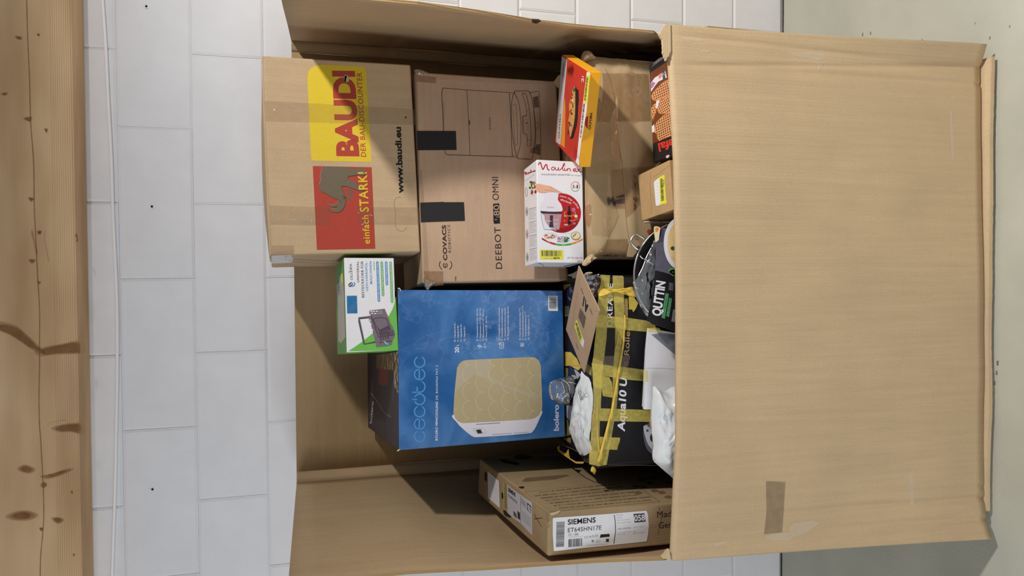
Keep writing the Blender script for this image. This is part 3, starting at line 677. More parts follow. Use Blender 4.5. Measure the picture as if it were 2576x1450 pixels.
pr.text('COVACS', (444, 1054), (427, 638), (397, 1056), LN, 2, 0.035, 1.08); pr.line(arc(421, 1112, 24, 26, -62, 242, 16), 9, LN, 2); pr.line([(420, 1136), (420, 1092)], 8, LN, 2)
pr.line(spline([(366, 1068), (354, 1092), (356, 1125), (382, 1164)], 5), 9, LN, 2); pr.line(spline([(482, 1064), (496, 1090), (496, 1125), (472, 1164)], 5), 9, LN, 2)
pr.text('ROBOTICS', (490, 963), (478, 638), (458, 963), LN, 2, 0.0, 1.25)
pr.next('logo_lettering')
pr.text('DEEBOT', (1091, 1154), (1071, 664), (1014, 1154), LN, 2, 0.004, 1.12)
pr.poly([(985, 388), (1056, 384), (1066, 620), (992, 624), (994, 612), (988, 600)], BLACK, 2)
pr.text('80', (1058, 528), (1053, 402), (990, 530), K_ROSE, 3, 0.0, 1.0); pr.line([(1000, 575), (1032, 574)], 7, K_ROSE, 3); pr.line([(1020, 545), (1062, 543)], 6, K_ROSE, 3)
pr.text('OMNI', (1052, 345), (1043, 74), (974, 345), LN, 2, 0.0, 1.05)
pr.build('model_lettering')
BT = pm('black_cloth_tape', (38, 38, 40), 0.55, 0.3, 0.15, 300.0, 0.3, 500.0)
for px, zz in (([(95, 880), (605, 882), (608, 985), (614, 1126), (105, 1130), (100, 1000)], z1), ([(126, 376), (405, 366), (408, 371), (640, 370), (642, 410), (646, 480), (651, 588), (400, 596), (134, 606)], z2)):
    plate('black_tape', FF, px, 0.0008, BT, er.obj, 0.0006, zz)
tapes(er, FF, [[(60, 90), (110, 150), (350, 180), (345, 260), (90, 235)]], z1, BRTAPE)
tapes(er, FF, [[(165, 1180), (395, 1182), (402, 1345), (185, 1365)], [(1752, 1150), (1862, 1148), (1866, 1290), (1768, 1300)]], z2, BRTAPE)
tapes(er, FF, [J(z1, [(60, 150), (105, 240), (130, 1440), (105, 1445)]), J(z2, [(115, -20), (150, -10), (240, 1330), (175, 1335)])], None, CLEAR, 5)
pr = Print(FF, er.obj, z1)
pr.poly(spline([(95, 150), (700, 170), (1880, 235), (1915, 255), (1400, 262), (320, 200)], 3, True), film('pale_scuff', (206, 176, 150), 0.55, 0.1, 0.1, 0.2, 50.0), 1)
pr.line(spline([(280, 520), (340, 480), (410, 450)], 4), 4, CRLT, 1); pr.line(spline([(290, 640), (360, 600), (440, 580)], 4), 4, CRLT, 1); pr.line(spline([(1875, 232), (1905, 262), (1945, 320)], 3), 9, K_TORN, 4)
for x in (490, 512, 532): pr.line([(x, 1125), (x+4, 1180)], 5, CRLT, 6)
pr.line(spline([(815, 920), (845, 905), (865, 960), (850, 1000)], 4), 4, CRLT, 6)
pr.z = z2
for a_, b2 in (((780, 1030), (905, 870)), ((905, 870), (965, 740))): pr.line([a_, b2], 3, CRLT, 1)
pr.poly(spline([(535, 1248), (552, 1250), (548, 1300), (538, 1295)], 3, True), SHD, 1)
pr.build('scuff')
# crumpled wrap at the lower left and upper corners
pillow('crumpled_tape', [(170, 1260), (235, 1285), (300, 1310), (285, 1345), (240, 1380), (225, 1398), (190, 1385), (172, 1330)], FF, 0.006, film('crumpled_film', (190, 170, 140), 0.25, 0.08, 2.0, 0.9, 90.0), er.obj, 5, 0.004, 60, z2)
pillow('crumpled_tape', [(60, 95), (95, 75), (180, 95), (245, 125), (200, 160), (110, 150)], FF, 0.005, MATS['crumpled_film'], er.obj, 5, 0.004, 60, z1)
plate('torn_corner', FF, [(1905, 200), (1930, 165), (1955, 150), (1960, 210), (1940, 320), (1910, 290), (1880, 235)], 0.004, K_TORN, er.obj, 0.001, z1)

# ------------------------------------------------------------------ blue glossy box
BLUE = bpy.data.materials.new('blue_glossy_print'); BLUE.use_nodes = True
nt = BLUE.node_tree; nd = nt.nodes; b = nd['Principled BSDF']; b.inputs['Roughness'].default_value = 0.32; b.inputs['Specular IOR Level'].default_value = 0.4
tc = nd.new('ShaderNodeTexCoord'); n1 = nd.new('ShaderNodeTexNoise'); n1.inputs['Scale'].default_value = 7; n1.inputs['Detail'].default_value = 6; n1.inputs['Distortion'].default_value = 0.8
nt.links.new(tc.outputs['Object'], n1.inputs['Vector'])
r1 = nd.new('ShaderNodeValToRGB'); r1.color_ramp.elements[0].position = 0.36; r1.color_ramp.elements[1].position = 0.70
r1.color_ramp.elements[0].color = srgb((32, 92, 158)); r1.color_ramp.elements[1].color = srgb((84, 136, 198)); nt.links.new(n1.outputs['Fac'], r1.inputs[0])
nd2 = nd.new('ShaderNodeTexNoise'); nd2.inputs['Scale'].default_value = 9; nd2.inputs['Detail'].default_value = 5; nt.links.new(tc.outputs['Object'], nd2.inputs['Vector'])
def ridge(scale, det, dist, wd, amp, seed):
    """thin wandering filaments where a noise crosses its middle value"""
    mp_ = nd.new('ShaderNodeMapping'); mp_.inputs['Location'].default_value = (seed, seed*1.7, -seed); nt.links.new(tc.outputs['Object'], mp_.inputs[0])
    q = nd.new('ShaderNodeTexNoise'); q.inputs['Scale'].default_value = scale; q.inputs['Detail'].default_value = det; q.inputs['Distortion'].default_value = dist
    nt.links.new(mp_.outputs[0], q.inputs['Vector'])
    s1 = nd.new('ShaderNodeMath'); s1.operation = 'SUBTRACT'; s1.inputs[1].default_value = 0.5; nt.links.new(q.outputs['Fac'], s1.inputs[0])
    s2 = nd.new('ShaderNodeMath'); s2.operation = 'ABSOLUTE'; nt.links.new(s1.outputs[0], s2.inputs[0])
    s3 = nd.new('ShaderNodeMapRange'); s3.inputs['From Min'].default_value = 0.0; s3.inputs['From Max'].default_value = wd; s3.inputs['To Min'].default_value = amp; s3.inputs['To Max'].default_value = 0.0
    nt.links.new(s2.outputs[0], s3.inputs['Value']); return s3.outputs[0]
r2a = ridge(7, 6, 1.2, 0.016, 0.34, 3.1); r2b = ridge(13, 5, 0.6, 0.020, 0.26, 8.3); r2c = ridge(3.2, 7, 0.4, 0.10, 0.16, 5.7)
def plus(p, q):
    m_ = nd.new('ShaderNodeMath'); m_.operation = 'ADD'; nt.links.new(p, m_.inputs[0]); nt.links.new(q, m_.inputs[1]); return m_.outputs[0]
crack = plus(plus(r2a, r2b), r2c)
n3 = nd.new('ShaderNodeTexNoise'); n3.inputs['Scale'].default_value = 5; n3.inputs['Detail'].default_value = 3; nt.links.new(tc.outputs['Object'], n3.inputs['Vector'])
r3 = nd.new('ShaderNodeValToRGB'); r3.color_ramp.elements[0].position = 0.36; r3.color_ramp.elements[1].position = 0.62; nt.links.new(n3.outputs['Fac'], r3.inputs[0])
# the crackle pattern is printed on the right half only
sx = nd.new('ShaderNodeSeparateXYZ'); nt.links.new(tc.outputs['Object'], sx.inputs[0])
mr = nd.new('ShaderNodeMapRange'); mr.inputs['From Min'].default_value = 0.0; mr.inputs['From Max'].default_value = 0.10; nt.links.new(sx.outputs['X'], mr.inputs['Value'])
mu = nd.new('ShaderNodeMath'); mu.operation = 'MULTIPLY'; nt.links.new(crack, mu.inputs[0]); nt.links.new(r3.outputs[0], mu.inputs[1])
mu2 = nd.new('ShaderNodeMath'); mu2.operation = 'MULTIPLY'; nt.links.new(mu.outputs[0], mu2.inputs[0]); nt.links.new(mr.outputs[0], mu2.inputs[1])
mx = nd.new('ShaderNodeMix'); mx.data_type = 'RGBA'; nt.links.new(mu2.outputs[0], mx.inputs[0]); nt.links.new(r1.outputs[0], mx.inputs[6]); mx.inputs[7].default_value = srgb((150, 180, 225))
nt.links.new(mx.outputs[2], b.inputs['Base Color'])
NAVY = pm('dark_print_lid', (58, 54, 60), 0.5, 0.3, 0.1, 30.0)
cb = Box('mini_fridge_box', (-0.2921, -0.3098, 1.4298, 0.1172, 0.0096, 0.0626, 0.4515, 0.4678, 0.5188), 'blue glossy box picturing a gold and white mini fridge', 'box', BLUE, {'T': NAVY}, bev=0.0025)
FF = cb.face('F'); z4 = zoom(900, 880, 5.37); z7 = zoom(1100, 720, 7.25); z8 = zoom(1100, 880, 6.041)
LB = pm('light_blue_ink', (86, 156, 224), 0.4, 0.3, 0.02); PWH = pm('pale_white_ink', (222, 226, 244), 0.4, 0.3, 0.02)
pr = Print(FF, cb.obj, z4); sw = 17
def rnd(pts): pr.line(pts, sw, LB, 2); [pr.poly(ell(p[0], p[1], sw/2, sw/2, 10), LB, 2) for p in (pts[0], pts[-1])]
for cy, kind in ((1172, 'c'), (1005, 'e'), (837, 'c'), (672, 'o'), (336, 'e'), (168, 'c')):
    if kind == 'c': rnd(arc(836, cy, 70, 72, -42, 222, 26) if False else arc(836, cy, 70, 72, -62, 242, 26))
    elif kind == 'e': rnd(arc(836, cy, 70, 72, -70, 262, 30)); rnd([(831, cy+70), (831, cy-68)])
    else: rnd(arc(836, cy, 70, 72, -155, 155, 26)); rnd([(738, cy+2), (797, cy+2)])
rnd(spline([(740, 577), (800, 577), (848, 576), (888, 555), (907, 512), (902, 468), (872, 434)], 5)); rnd([(803, 577), (803, 505)])
pr.next('logo_lettering', 'light blue rounded lettering')
pr.text('BOLERO MINICOOLING', (1078, 1230), (1082, 704), (1047, 1230), PWH, 2, 0.03, 1.08); pr.text('20L BAHAMAS PAT 2', (1082, 684), (1084, 212), (1051, 684), PWH, 2, 0.0, 1.08)
pr.next('model_lettering')
pr.z = z7
pr.text('20', (396, 1220), (392, 1115), (320, 1220), PWH, 2, 0.03); pr.text('L', (392, 1095), (390, 1062), (350, 1095), PWH, 2, 0.02)
rows = [(333, 1016, 665, 'ES - Capacidad de 20 L'), (391, 1013, 715, 'IT - Capacità di 20 l'), (448, 1013, 690, 'PT - Capacidade 20 L'), (509, 1010, 735, 'CZ - Kapacita 20 L'),
        (743, 1003, 410, 'ES - Funcionamiento 12 V DC - 220 V AC'), (798, 1003, 403, 'IT - Funzionamento a 12 V DC - 220 V AC'), (852, 1001, 418, 'PT - Funcionamento 12 V DC - 220 V AC'), (907, 999, 550, 'CZ - Provoz 12 V DC - 220 V AC'),
        (1141, 993, 390, 'ES - Compatible con coches y caravanas.'), (1194, 993, 400, 'IT - Compatibile con macchine e camper.'), (1248, 991, 390, 'PT - Compatível com carros e caravanas.'), (1302, 991, 365, 'CZ - Kompatibilní s automobily a karavany.'),
        (1521, 986, 402, 'ES - Función de enfriamiento hasta 7 ºC'), (1573, 986, 365, 'IT - Funzione di raffreddamento fino a 7 ºC'), (1624, 984, 465, 'PT - Função de arrefecimento até 7 ºC'), (1680, 984, 530, 'CZ - Funkce chlazení až do 7 ºC')]
for x, y0, y1, t_ in rows: pr.text(t_, (x, y0), (x-2, y1), (x-28, y0), PWH, 2, 0.016)
pr.poly([(720, 1092), (788, 1068), (786, 1090), (832, 1102), (764, 1138), (768, 1112)], PWH, 2); pr.poly([(752, 1094), (778, 1084), (776, 1100), (802, 1106), (776, 1122), (778, 1108)], BLUE, 3)
for q in ((852, 1130), (868, 1126), (884, 1130), (856, 1080), (874, 1076)): pr.line([q, (q[0], q[1]-34)], 7, PWH, 2)
pr.line(spline([(1140, 1090), (1132, 1060), (1145, 1040), (1170, 1036), (1205, 1034), (1215, 1060), (1205, 1080), (1215, 1120), (1200, 1135), (1160, 1138), (1140, 1125)], 4, True), 9, PWH, 2); pr.line(ell(1138, 1052, 18, 18, 12), 7, PWH, 2, True); pr.line([(1165, 1060), (1185, 1060), (1185, 1110), (1165, 1110)], 7, PWH, 2, True)
for q in range(6):
    a_ = math.radians(q*60+30); p1 = (1548+44*math.cos(a_), 1075+44*math.sin(a_)); pr.line([(1548, 1075), p1], 9, PWH, 2)
    pm_ = (1548+28*math.cos(a_), 1075+28*math.sin(a_))
    for s_ in (1, -1): pr.line([pm_, (pm_[0]+16*math.cos(a_+s_*.9), pm_[1]+16*math.sin(a_+s_*.9))], 6, PWH, 2)
pr.next('feature_text')
pr.poly([(2022, 176), (2196, 180), (2200, 455), (2024, 452)], WHITE, 2)
pr.bars((2040, 195), (2042, 412), (2166, 197), (2164, 416), 30, DGREY, 3, 5)
pr.line([(2176, 215), (2172, 300)], 10, LGREY, 3); pr.line([(2172, 318), (2170, 425)], 9, LGREY, 3); pr.text('02762', (2006, 355), (2006, 268), (1986, 355), PWH, 2, 0.01)
pr.next('barcode_label', 'white barcode label')
pr.z = z8
GOLD = pm('gold_champagne_print', (186, 172, 136), 0.4, 0.35, 0.05, 8.0); GOLDL = pm('gold_line_print', (222, 208, 168), 0.4, 0.3, 0.02); GOLDM = film('gold_fine_line', (214, 200, 160), 0.6, 0.1, 0.1, 0.1, 40.0); GOLDS = film('gold_sheen', (232, 222, 204), 0.35, 0.1, 0.1, 0.1, 6.0)
FRW = pm('fridge_white_print', (226, 224, 238), 0.4, 0.3, 0.03, 8.0)
pr.poly(spline([(252, 985), (300, 1110), (400, 1215), (505, 1300), (545, 1322), (610, 1332), (1000, 1308), (1380, 1275), (1445, 1250), (1490, 1190), (1550, 1060), (1592, 930), (1400, 980), (800, 1000)], 4, True), FRW, 2)
gp = [(300, 280), (330, 215), (380, 175), (440, 158), (900, 136), (1420, 112), (1490, 124), (1545, 168), (1572, 240), (1586, 540), (1597, 830), (1588, 920), (1545, 998), (1480, 1045), (1400, 1062), (900, 1092), (385, 1120), (320, 1097), (270, 1042), (245, 960), (258, 700)]
pr.poly(gp, GOLD, 3)
pr.poly([(440, 158), (300, 280), (262, 640), (560, 380), (700, 430), (1500, 760), (1590, 700), (1400, 660), (1090, 560), (790, 400), (820, 140)], GOLDS, 4)
def inside(x, y, P):
    c = False; n_ = len(P)
    for i in range(n_):
        (x1, y1), (x2, y2) = P[i], P[(i+1) % n_]
        if (y1 > y) != (y2 > y) and x < (x2-x1)*(y-y1)/(y2-y1)+x1: c = not c
    return c
for i in range(-1, 8):
    for j in range(-1, 5):
        cx = 390+198*i; cy = 105+268*j+(134 if i % 2 else 0)+4*i
        for rr, w_, m_ in ((133, 5, GOLDL), (104, 2.2, GOLDM), (82, 2.2, GOLDM), (60, 2.2, GOLDM), (38, 2.2, GOLDM)):
            A_ = arc(cx+100, cy, rr*0.80 if rr == 133 else rr*0.8, rr, 90, 270, 13)
            for p, q in zip(A_, A_[1:]):
                if inside(*p, gp) and inside(*q, gp): pr.line([p, q], w_, m_, 5)
        for q in range(-5, 6):
            y_ = cy+q*22
            p, q2 = (cx+100-8, y_), (cx+100+90, y_)
            if inside(*p, gp) and inside(*q2, gp): pr.line([p, q2], 1.8, GOLDM, 5)
pr.text('bolero', (940, 690), (962, 470), (912, 690), GOLDS, 6, 0.0)
pr.line([(590, 1138), (760, 1128), (955, 1114)], 12, pm('shade_grey_print', (150, 146, 164), 0.5, 0.3), 4)
pr.line(spline([(545, 1205), (690, 1196), (720, 1225), (735, 1265), (620, 1275), (580, 1250)], 3, True), 6, LGREY, 4, True)
pr.poly([(585, 1222), (662, 1212), (686, 1272), (616, 1280)], DGREY, 5); pr.poly([(610, 1232), (648, 1226), (660, 1258), (626, 1264)], BLACK, 6)
for q in range(22):
    t = q/21; x = 845+(1365-845)*t+(14 if q > 11 else 0)
    if q != 12: pr.line([(x, 1286-36*t), (x+3, 1300-36*t)], 8, DGREY, 5)
pr.next('fridge_picture', 'picture of a gold and white mini fridge')
pr.text('bolero', (1845, 1237), (1845, 838), (1768, 1237), PWH, 2, 0.035)
pr.build('series_lettering')
pr = Print(cb.face('T'), cb.obj, z4)
REDD = pm('dull_red_sticker', (124, 52, 50), 0.5, 0.3, 0.1)
pr.poly([(290, 250), (378, 262), (418, 300), (405, 470), (345, 490), (280, 455)], REDD, 2)
pr.poly([(255, 70), (380, 60), (480, 40), (500, 285), (380, 270), (250, 250)], BRTAPE, 3); pr.poly([(480, 45), (548, 20), (549, 600), (490, 500)], film('grey_film', (90, 88, 90), 0.3, 0.12, 0.9, 0.6, 40.0), 3)
pr.line(spline([(178, 590), (250, 680), (340, 820), (380, 870), (450, 912)], 5), 16, pm('worn_edge', (120, 108, 92), 0.7, 0.2, 0.1, 90.0), 3)
pr.text('bolero', (188, 995), (215, 700), (158, 1000), LGREY, 2, 0.02)
pr.line(spline([(350, 940), (365, 1060), (375, 1180)], 4), 3, DGREY, 2); pr.line([(490, 370), (475, 700)], 2.5, GREY, 2)
pr.build('lid_print')
bk = cb.face('B')
plate('paper_flap', (bk[0]+V((0, -0.02, 0)), V((0, -1, 0))), [(157, 250), (240, 250), (226, 420), (205, 580), (170, 575), (163, 420)], 0.002, pm('pale_flap', (176, 160, 136), 0.7, 0.2), cb.obj, 0, z4)
WORN = pm('worn_white_corner', (216, 206, 194), 0.9, 0.1, 0.1, 300.0)
pr = Print(FF, cb.obj); pr.poly(J(z4, [(530, 1360), (555, 1348), (575, 1340), (562, 1366), (535, 1378)]), WORN, 3)
zc = zoom(830, 640, 5.577); pr.poly(J(zc, [(948, 475), (975, 470), (992, 490), (998, 525), (985, 512), (975, 490), (955, 490)]), WORN, 3); pr.build('worn_corner')

# ------------------------------------------------------------------ white and green cutlery basket box
LIME = pm('lime_green_print', (112, 190, 84), 0.5, 0.3, 0.02); LIDG = pm('green_lid_print', (92, 148, 72), 0.5, 0.3, 0.04); PBLUE = pm('pill_blue_print', (84, 144, 200), 0.5, 0.3, 0.02); PGREEN = pm('pill_green_print', (104, 176, 98), 0.5, 0.3, 0.02)
ol = Box('cutlery_basket_box', (-0.0991, -0.474, 1.7443, 0.1156, -0.0125, 0.131, 0.264, 0.1737, 0.1407), 'small white and green box picturing a grey cutlery basket, standing on the blue box', 'box', WHITE, {'T': LIDG, 'L': LIME, 'R': LIME, 'D': LIME}, bev=0.0018)
FF = ol.face('F'); pr = Print(FF, ol.obj, zc)
pr.poly(spline([(926, 590), (905, 690), (868, 790), (805, 895), (730, 985)], 4)+spline([(600, 1110), (470, 1215), (350, 1300), (258, 1362)], 3)+[(600, 1356), (958, 1350), (945, 1000)], LIME, 1)
pr.next('green_corner', 'green printed corner')
pr.text('OLLEIRA', (320, 360), (306, 132), (285, 362), DGREY, 2, 0.0, 1.05); pr.line([(270, 262), (273, 235)], 5, DGREY, 2); pr.line([(262, 185), (266, 178)], 5, DGREY, 2)
pr.line(arc(316, 420, 32, 30, -60, 200, 14), 14, PBLUE, 2); pr.line(spline([(262, 432), (285, 405), (300, 400), (316, 420), (300, 440), (280, 455), (262, 432)], 4), 12, DGREY, 3)
pr.text('UNIVERSAL', (410, 394), (404, 96), (378, 396), DGREY, 2, 0.004, 1.1); pr.text('BESTECKKORB FÜR', (482, 608), (466, 97), (446, 609), DGREY, 2, 0.004, 1.1)
pr.text('GESCHIRRSPÜL-', (536, 519), (523, 98), (503, 520), PBLUE, 2, 0.004, 1.1); pr.text('MASCHINEN', (594, 416), (584, 100), (560, 418), PBLUE, 2, 0.004, 1.1)
pr.line([(617, 106), (620, 224)], 9, PGREEN, 2)
pr.next('title_lettering')
for a_, b2, m_, t_ in (((688, 668), (665, 100), PBLUE, 'SITZT FEST, PASST VIELSEITIG, BLEIBT STABIL'), ((746, 590), (726, 100), PGREEN, 'EXTRA STARKEM TRAGEGRIFF BIS 10KG'), ((800, 438), (788, 100), PBLUE, 'EXTREM STABILER BODEN'), ((873, 684), (850, 102), PGREEN, 'EXTRA HALTECLIP FÜR SPÜLMASCHINENKORB')):
    dx, dy = b2[0]-a_[0], b2[1]-a_[1]; l = math.hypot(dx, dy); ux, uy = dx/l, dy/l; nx, ny = -uy, ux
    ang = math.degrees(math.atan2(uy, ux)); R_ = 18
    pr.poly([(b2[0]-ux*R_+R_*math.cos(math.radians(ang+q)), b2[1]-uy*R_+R_*math.sin(math.radians(ang+q))) for q in range(-90, 91, 20)]+[(a_[0]+ux*R_+R_*math.cos(math.radians(ang+q)), a_[1]+uy*R_+R_*math.sin(math.radians(ang+q))) for q in range(90, 271, 20)], m_, 2)
    pr.text(t_, (a_[0]+ux*14+10, a_[1]+uy*14), (b2[0]-ux*14+10, b2[1]-uy*14), (a_[0]+ux*14-9, a_[1]+uy*14), WHITE, 3, 0.01)
    pr.next('feature_band')
BSK = pm('basket_grey_print', (124, 112, 124), 0.5, 0.3, 0.06, 60.0); BSKD = pm('basket_dark_print', (86, 74, 86), 0.5, 0.3, 0.05); CLIP = pm('light_blue_clip_print', (112, 190, 216), 0.5, 0.3, 0.02)
pr.line([(560, 882), (405, 900), (412, 940), (482, 1262), (655, 1228)], 30, BSKD, 2); pr.line([(560, 876), (412, 893), (488, 1256), (655, 1222)], 9, BSK, 3)
pr.poly([(555, 790), (770, 766), (782, 800), (815, 870), (850, 970), (880, 1010), (918, 1130), (905, 1165), (880, 1215), (870, 1270), (820, 1290), (650, 1308), (632, 1210), (600, 1090), (570, 965), (545, 930)], BSK, 3)
pr.poly([(600, 905), (700, 880), (800, 900), (835, 1000), (860, 1060), (690, 1085), (640, 1000)], BSKD, 4); pr.poly([(615, 915), (700, 892), (790, 910), (820, 1000), (700, 1060), (650, 1000)], BSK, 5)
pr.line([(575, 860), (640, 1040), (680, 1165), (900, 1130)], 16, BSKD, 5)
for q in range(5): pr.poly([(682+32*q, 1085-3*q), (700+32*q, 1082-3*q), (712+32*q, 1140-5*q), (694+32*q, 1144-5*q)], BSKD, 6)
for q in range(4): pr.poly([(700+34*q, 1168-6*q), (720+34*q, 1165-6*q), (728+34*q, 1212-8*q), (708+34*q, 1216-8*q)], BSKD, 6)
for q in range(9): pr.line([(690+2*q, 1095+7*q), (900, 1068+8*q)], 2.5, BSKD, 6)
for q in ((580, 795), (615, 797), (655, 795), (590, 825), (632, 828)): pr.poly([(q[0]-12, q[1]), (q[0]+14, q[1]-3), (q[0]+16, q[1]+12), (q[0]-10, q[1]+15)], WHITE, 6)
for q in ((558, 848), (560, 925), (572, 975), (595, 1060)): pr.poly([(q[0]-8, q[1]-10), (q[0]+8, q[1]-8), (q[0]+10, q[1]+20), (q[0]-2, q[1]+22)], WHITE, 6)
pr.line([(660, 800), (735, 800)], 4, WHITE, 6); pr.line([(655, 830), (740, 825)], 4, WHITE, 6); pr.line([(690, 1242), (870, 1215)], 14, BSKD, 6)
pr.poly([(745, 1220), (775, 1222), (826, 1260), (818, 1274), (784, 1262)], CLIP, 7)
for q in range(7): pr.line([(655+4*q, 1235+8*q), (860, 1232+6*q)], 2.2, LIDG, 4)
pr.build('basket_picture', 'picture of a grey cutlery basket')
tapes(ol, FF, [[(236, 584), (378, 582), (385, 828), (241, 831)]], zc, film('blue_tint_tape', (44, 120, 178), 0.85, 0.1, 0.9, 0.5, 40.0))
pr = Print(ol.face('T'), ol.obj, zc); SLV = pm('silver_label', (178, 172, 160), 0.4, 0.4, 0.03)
pr.poly([(130, 312), (178, 268), (186, 400), (200, 560), (206, 830), (216, 1168), (146, 1264), (140, 1225), (118, 1232), (110, 800), (95, 430), (128, 408)], SLV, 2); pr.poly([(155, 275), (178, 264), (186, 400), (166, 405)], STICK, 3)
for q in range(7): pr.line([(112+2*q, 450+22*q), (160+2*q, 430+22*q)], 4, GREY, 3)
pr.text('152', (140, 560), (140, 450), (112, 560), GREY, 3, 0.01); pr.line([(118, 670), (122, 760)], 5, GREY, 3)
for q in range(6): pr.line([(150+q*8, 885+q*3), (160+q*7, 1000)], 3, LGREY, 3)
pr.build('lid_label')

# ------------------------------------------------------------------ white and red chopper box
mo = Box('chopper_box', (0.1657, -0.619, 1.214, -0.0036, 0.015, 0.077, 0.2901, 0.1294, 0.1367), 'white and red chopper box lying on its side before the drawing box', 'box', WHITE, bev=0.0018)
FF = mo.face('F'); z9 = zoom(1300, 390, 4.835); pr = Print(FF, mo.obj, z9)
SKIN = pm('skin_print', (226, 176, 146), 0.5, 0.3, 0.05, 30.0); SKIND = pm('skin_shade_print', (196, 130, 104), 0.5, 0.3, 0.03); ORG = pm('orange_print', (236, 140, 66), 0.5, 0.3, 0.02); GRN = pm('green_print', (84, 164, 76), 0.5, 0.3, 0.03); CHW = pm('chopper_white_print', (226, 224, 236), 0.5, 0.3, 0.02, 10.0); DARKG = pm('dark_bowl_print', (58, 54, 64), 0.5, 0.3, 0.06); MAUVE = pm('mauve_print', (176, 120, 170), 0.5, 0.3, 0.1, 200.0); HERB = pm('herb_print', (50, 96, 46), 0.5, 0.3, 0.2, 200.0); NUT = pm('nut_print', (182, 124, 76), 0.5, 0.3, 0.15, 200.0); DRED = pm('deep_red_print', (150, 24, 26), 0.5, 0.3, 0.03)
def script(fx, m_, w_, ly=2):
    S_ = [[(262, 122), (278, 94), (292, 100), (302, 140), (318, 176), (334, 150), (352, 118), (366, 124), (370, 160), (384, 182), (398, 178)], [(418, 146), (402, 158), (402, 178), (420, 184), (436, 172), (434, 154), (418, 146)], [(444, 150), (442, 172), (454, 186), (470, 180), (480, 152), (478, 176), (490, 186), (508, 176)],
          [(508, 176), (540, 142), (560, 108), (548, 106), (536, 140), (534, 176), (546, 188), (560, 180)], [(570, 156), (567, 180), (578, 192), (592, 182)], [(600, 164), (598, 192), (606, 174), (624, 164), (636, 172), (634, 190), (646, 196)], [(650, 188), (676, 184), (686, 170), (668, 166), (654, 184), (666, 200), (694, 192)], [(704, 172), (722, 174), (734, 196), (752, 206), (778, 198)], [(762, 172), (742, 184), (722, 200), (706, 206)], [(576, 134), (580, 138)]]
    for q, dx in zip(S_, (0, 22, 28, 24, 14, 14, 32, 22, 14, 14)): pr.line([fx(p[0]+dx, p[1]) for p in spline(q, 5)], w_*(1.5 if dx == 0 else 1), m_, ly)
script(lambda x, y: (x, y), RED, 8.5)
pr.text('moulinette essential', (298, 246), (642, 251), (298, 220), GREY, 2, 0.0); pr.text('mini chopper', (650, 252), (796, 258), (651, 238), GREY, 2, -0.004)
pr.next('logo_lettering', 'red script lettering')
for a0, a1, m_ in ((-75, 30, RED), (35, 150, GRN), (155, 280, ORG)): pr.line(arc(711, 385, 52, 58, a0, a1, 14), 6, m_, 2)
pr.text('3', (674, 404), (700, 404), (675, 364), DGREY, 2, 0.0); pr.text('in', (704, 404), (722, 404), (704, 378), ORG, 2, 0.0); pr.text('1', (727, 406), (744, 407), (728, 362), DGREY, 2, 0.0)
pr.next('round_badge')
pr.poly(arc(545, 708, 236, 240, -100, 180, 44)+[(330, 700), (500, 470)], RED, 1)
pr.poly(arc(545, 708, 236, 240, 35, 110, 14)+arc(545, 650, 236, 240, 108, 38, 14), DRED, 2)
for t_, a_, b2, c2 in (('mince,', (520, 508), (606, 524), (525, 486)), ('chop', (616, 530), (670, 562), (630, 510)), ('and', (680, 575), (722, 616), (698, 558)), ('mix', (722, 622), (744, 656), (744, 612)), ('effortlessly', (528, 552), (664, 598), (533, 528))): pr.text(t_, a_, b2, c2, WHITE, 3, 0.004)
pr.poly([(628, 622), (645, 618), (650, 680), (664, 695), (655, 740), (662, 770), (650, 790), (664, 830), (640, 850), (622, 850), (618, 820), (632, 760), (622, 740), (614, 695), (626, 680)], BLACK, 3)
pr.line(spline([(690, 690), (712, 700), (700, 730), (640, 742), (590, 735), (580, 705), (600, 688)], 5), 9, ORG, 4); pr.line(spline([(640, 800), (690, 800), (720, 780), (740, 775)], 5), 8, ORG, 4)
for (x, y, rx, ry), m_ in zip(((588, 650, 18, 16), (690, 665, 24, 22), (720, 745, 20, 18), (592, 742, 18, 10), (600, 850, 28, 9), (732, 775, 12, 12), (700, 835, 18, 14), (660, 745, 12, 10), (580, 800, 6, 4)), (HERB, MAUVE, CHW, LGREY, LGREY, GRN, MAUVE, ORG, WHITE)): pr.poly(ell(x, y, rx, ry, 10), m_, 4)
pr.line(arc(600, 700, 250, 258, 60, 140, 16), 10, CHW, 2)
pr.poly([(295, 715), (545, 722), (534, 800), (516, 908), (420, 914), (330, 906), (306, 800)], film('bowl_print', (214, 210, 222), 0.45, 0.1, 0.1, 0.2, 30.0), 3)
pr.poly(spline([(302, 722), (335, 740), (345, 800), (390, 870), (420, 905), (330, 905), (308, 810)], 3, True), CHW, 4)
pr.poly([(402, 735), (442, 735), (438, 800), (446, 880), (420, 890), (392, 884), (404, 800)], DARKG, 4)
for q in ([(345, 800), (420, 808)], [(446, 790), (500, 792)], [(450, 840), (490, 842)], [(360, 890), (430, 885)]): pr.line(q, 6, CHW, 5)
pr.line([(297, 720), (308, 810), (332, 906), (420, 912), (516, 908), (536, 800), (546, 722)], 5, GREY, 5); pr.line([(335, 730), (345, 820)], 3, LGREY, 5); pr.line([(505, 735), (500, 890)], 4, LGREY, 5)
pr.poly(spline([(335, 465), (496, 460), (500, 540), (520, 575), (542, 605), (550, 686), (420, 690), (290, 680), (292, 612), (312, 575), (332, 548)], 3, True), CHW, 5); pr.poly([(288, 682), (420, 692), (550, 688), (548, 712), (420, 716), (292, 706)], DARKG, 6)
pr.text('Moulinex', (370, 642), (455, 642), (372, 628), RED, 6, 0.0); pr.line([(372, 652), (450, 652)], 2, LGREY, 6)
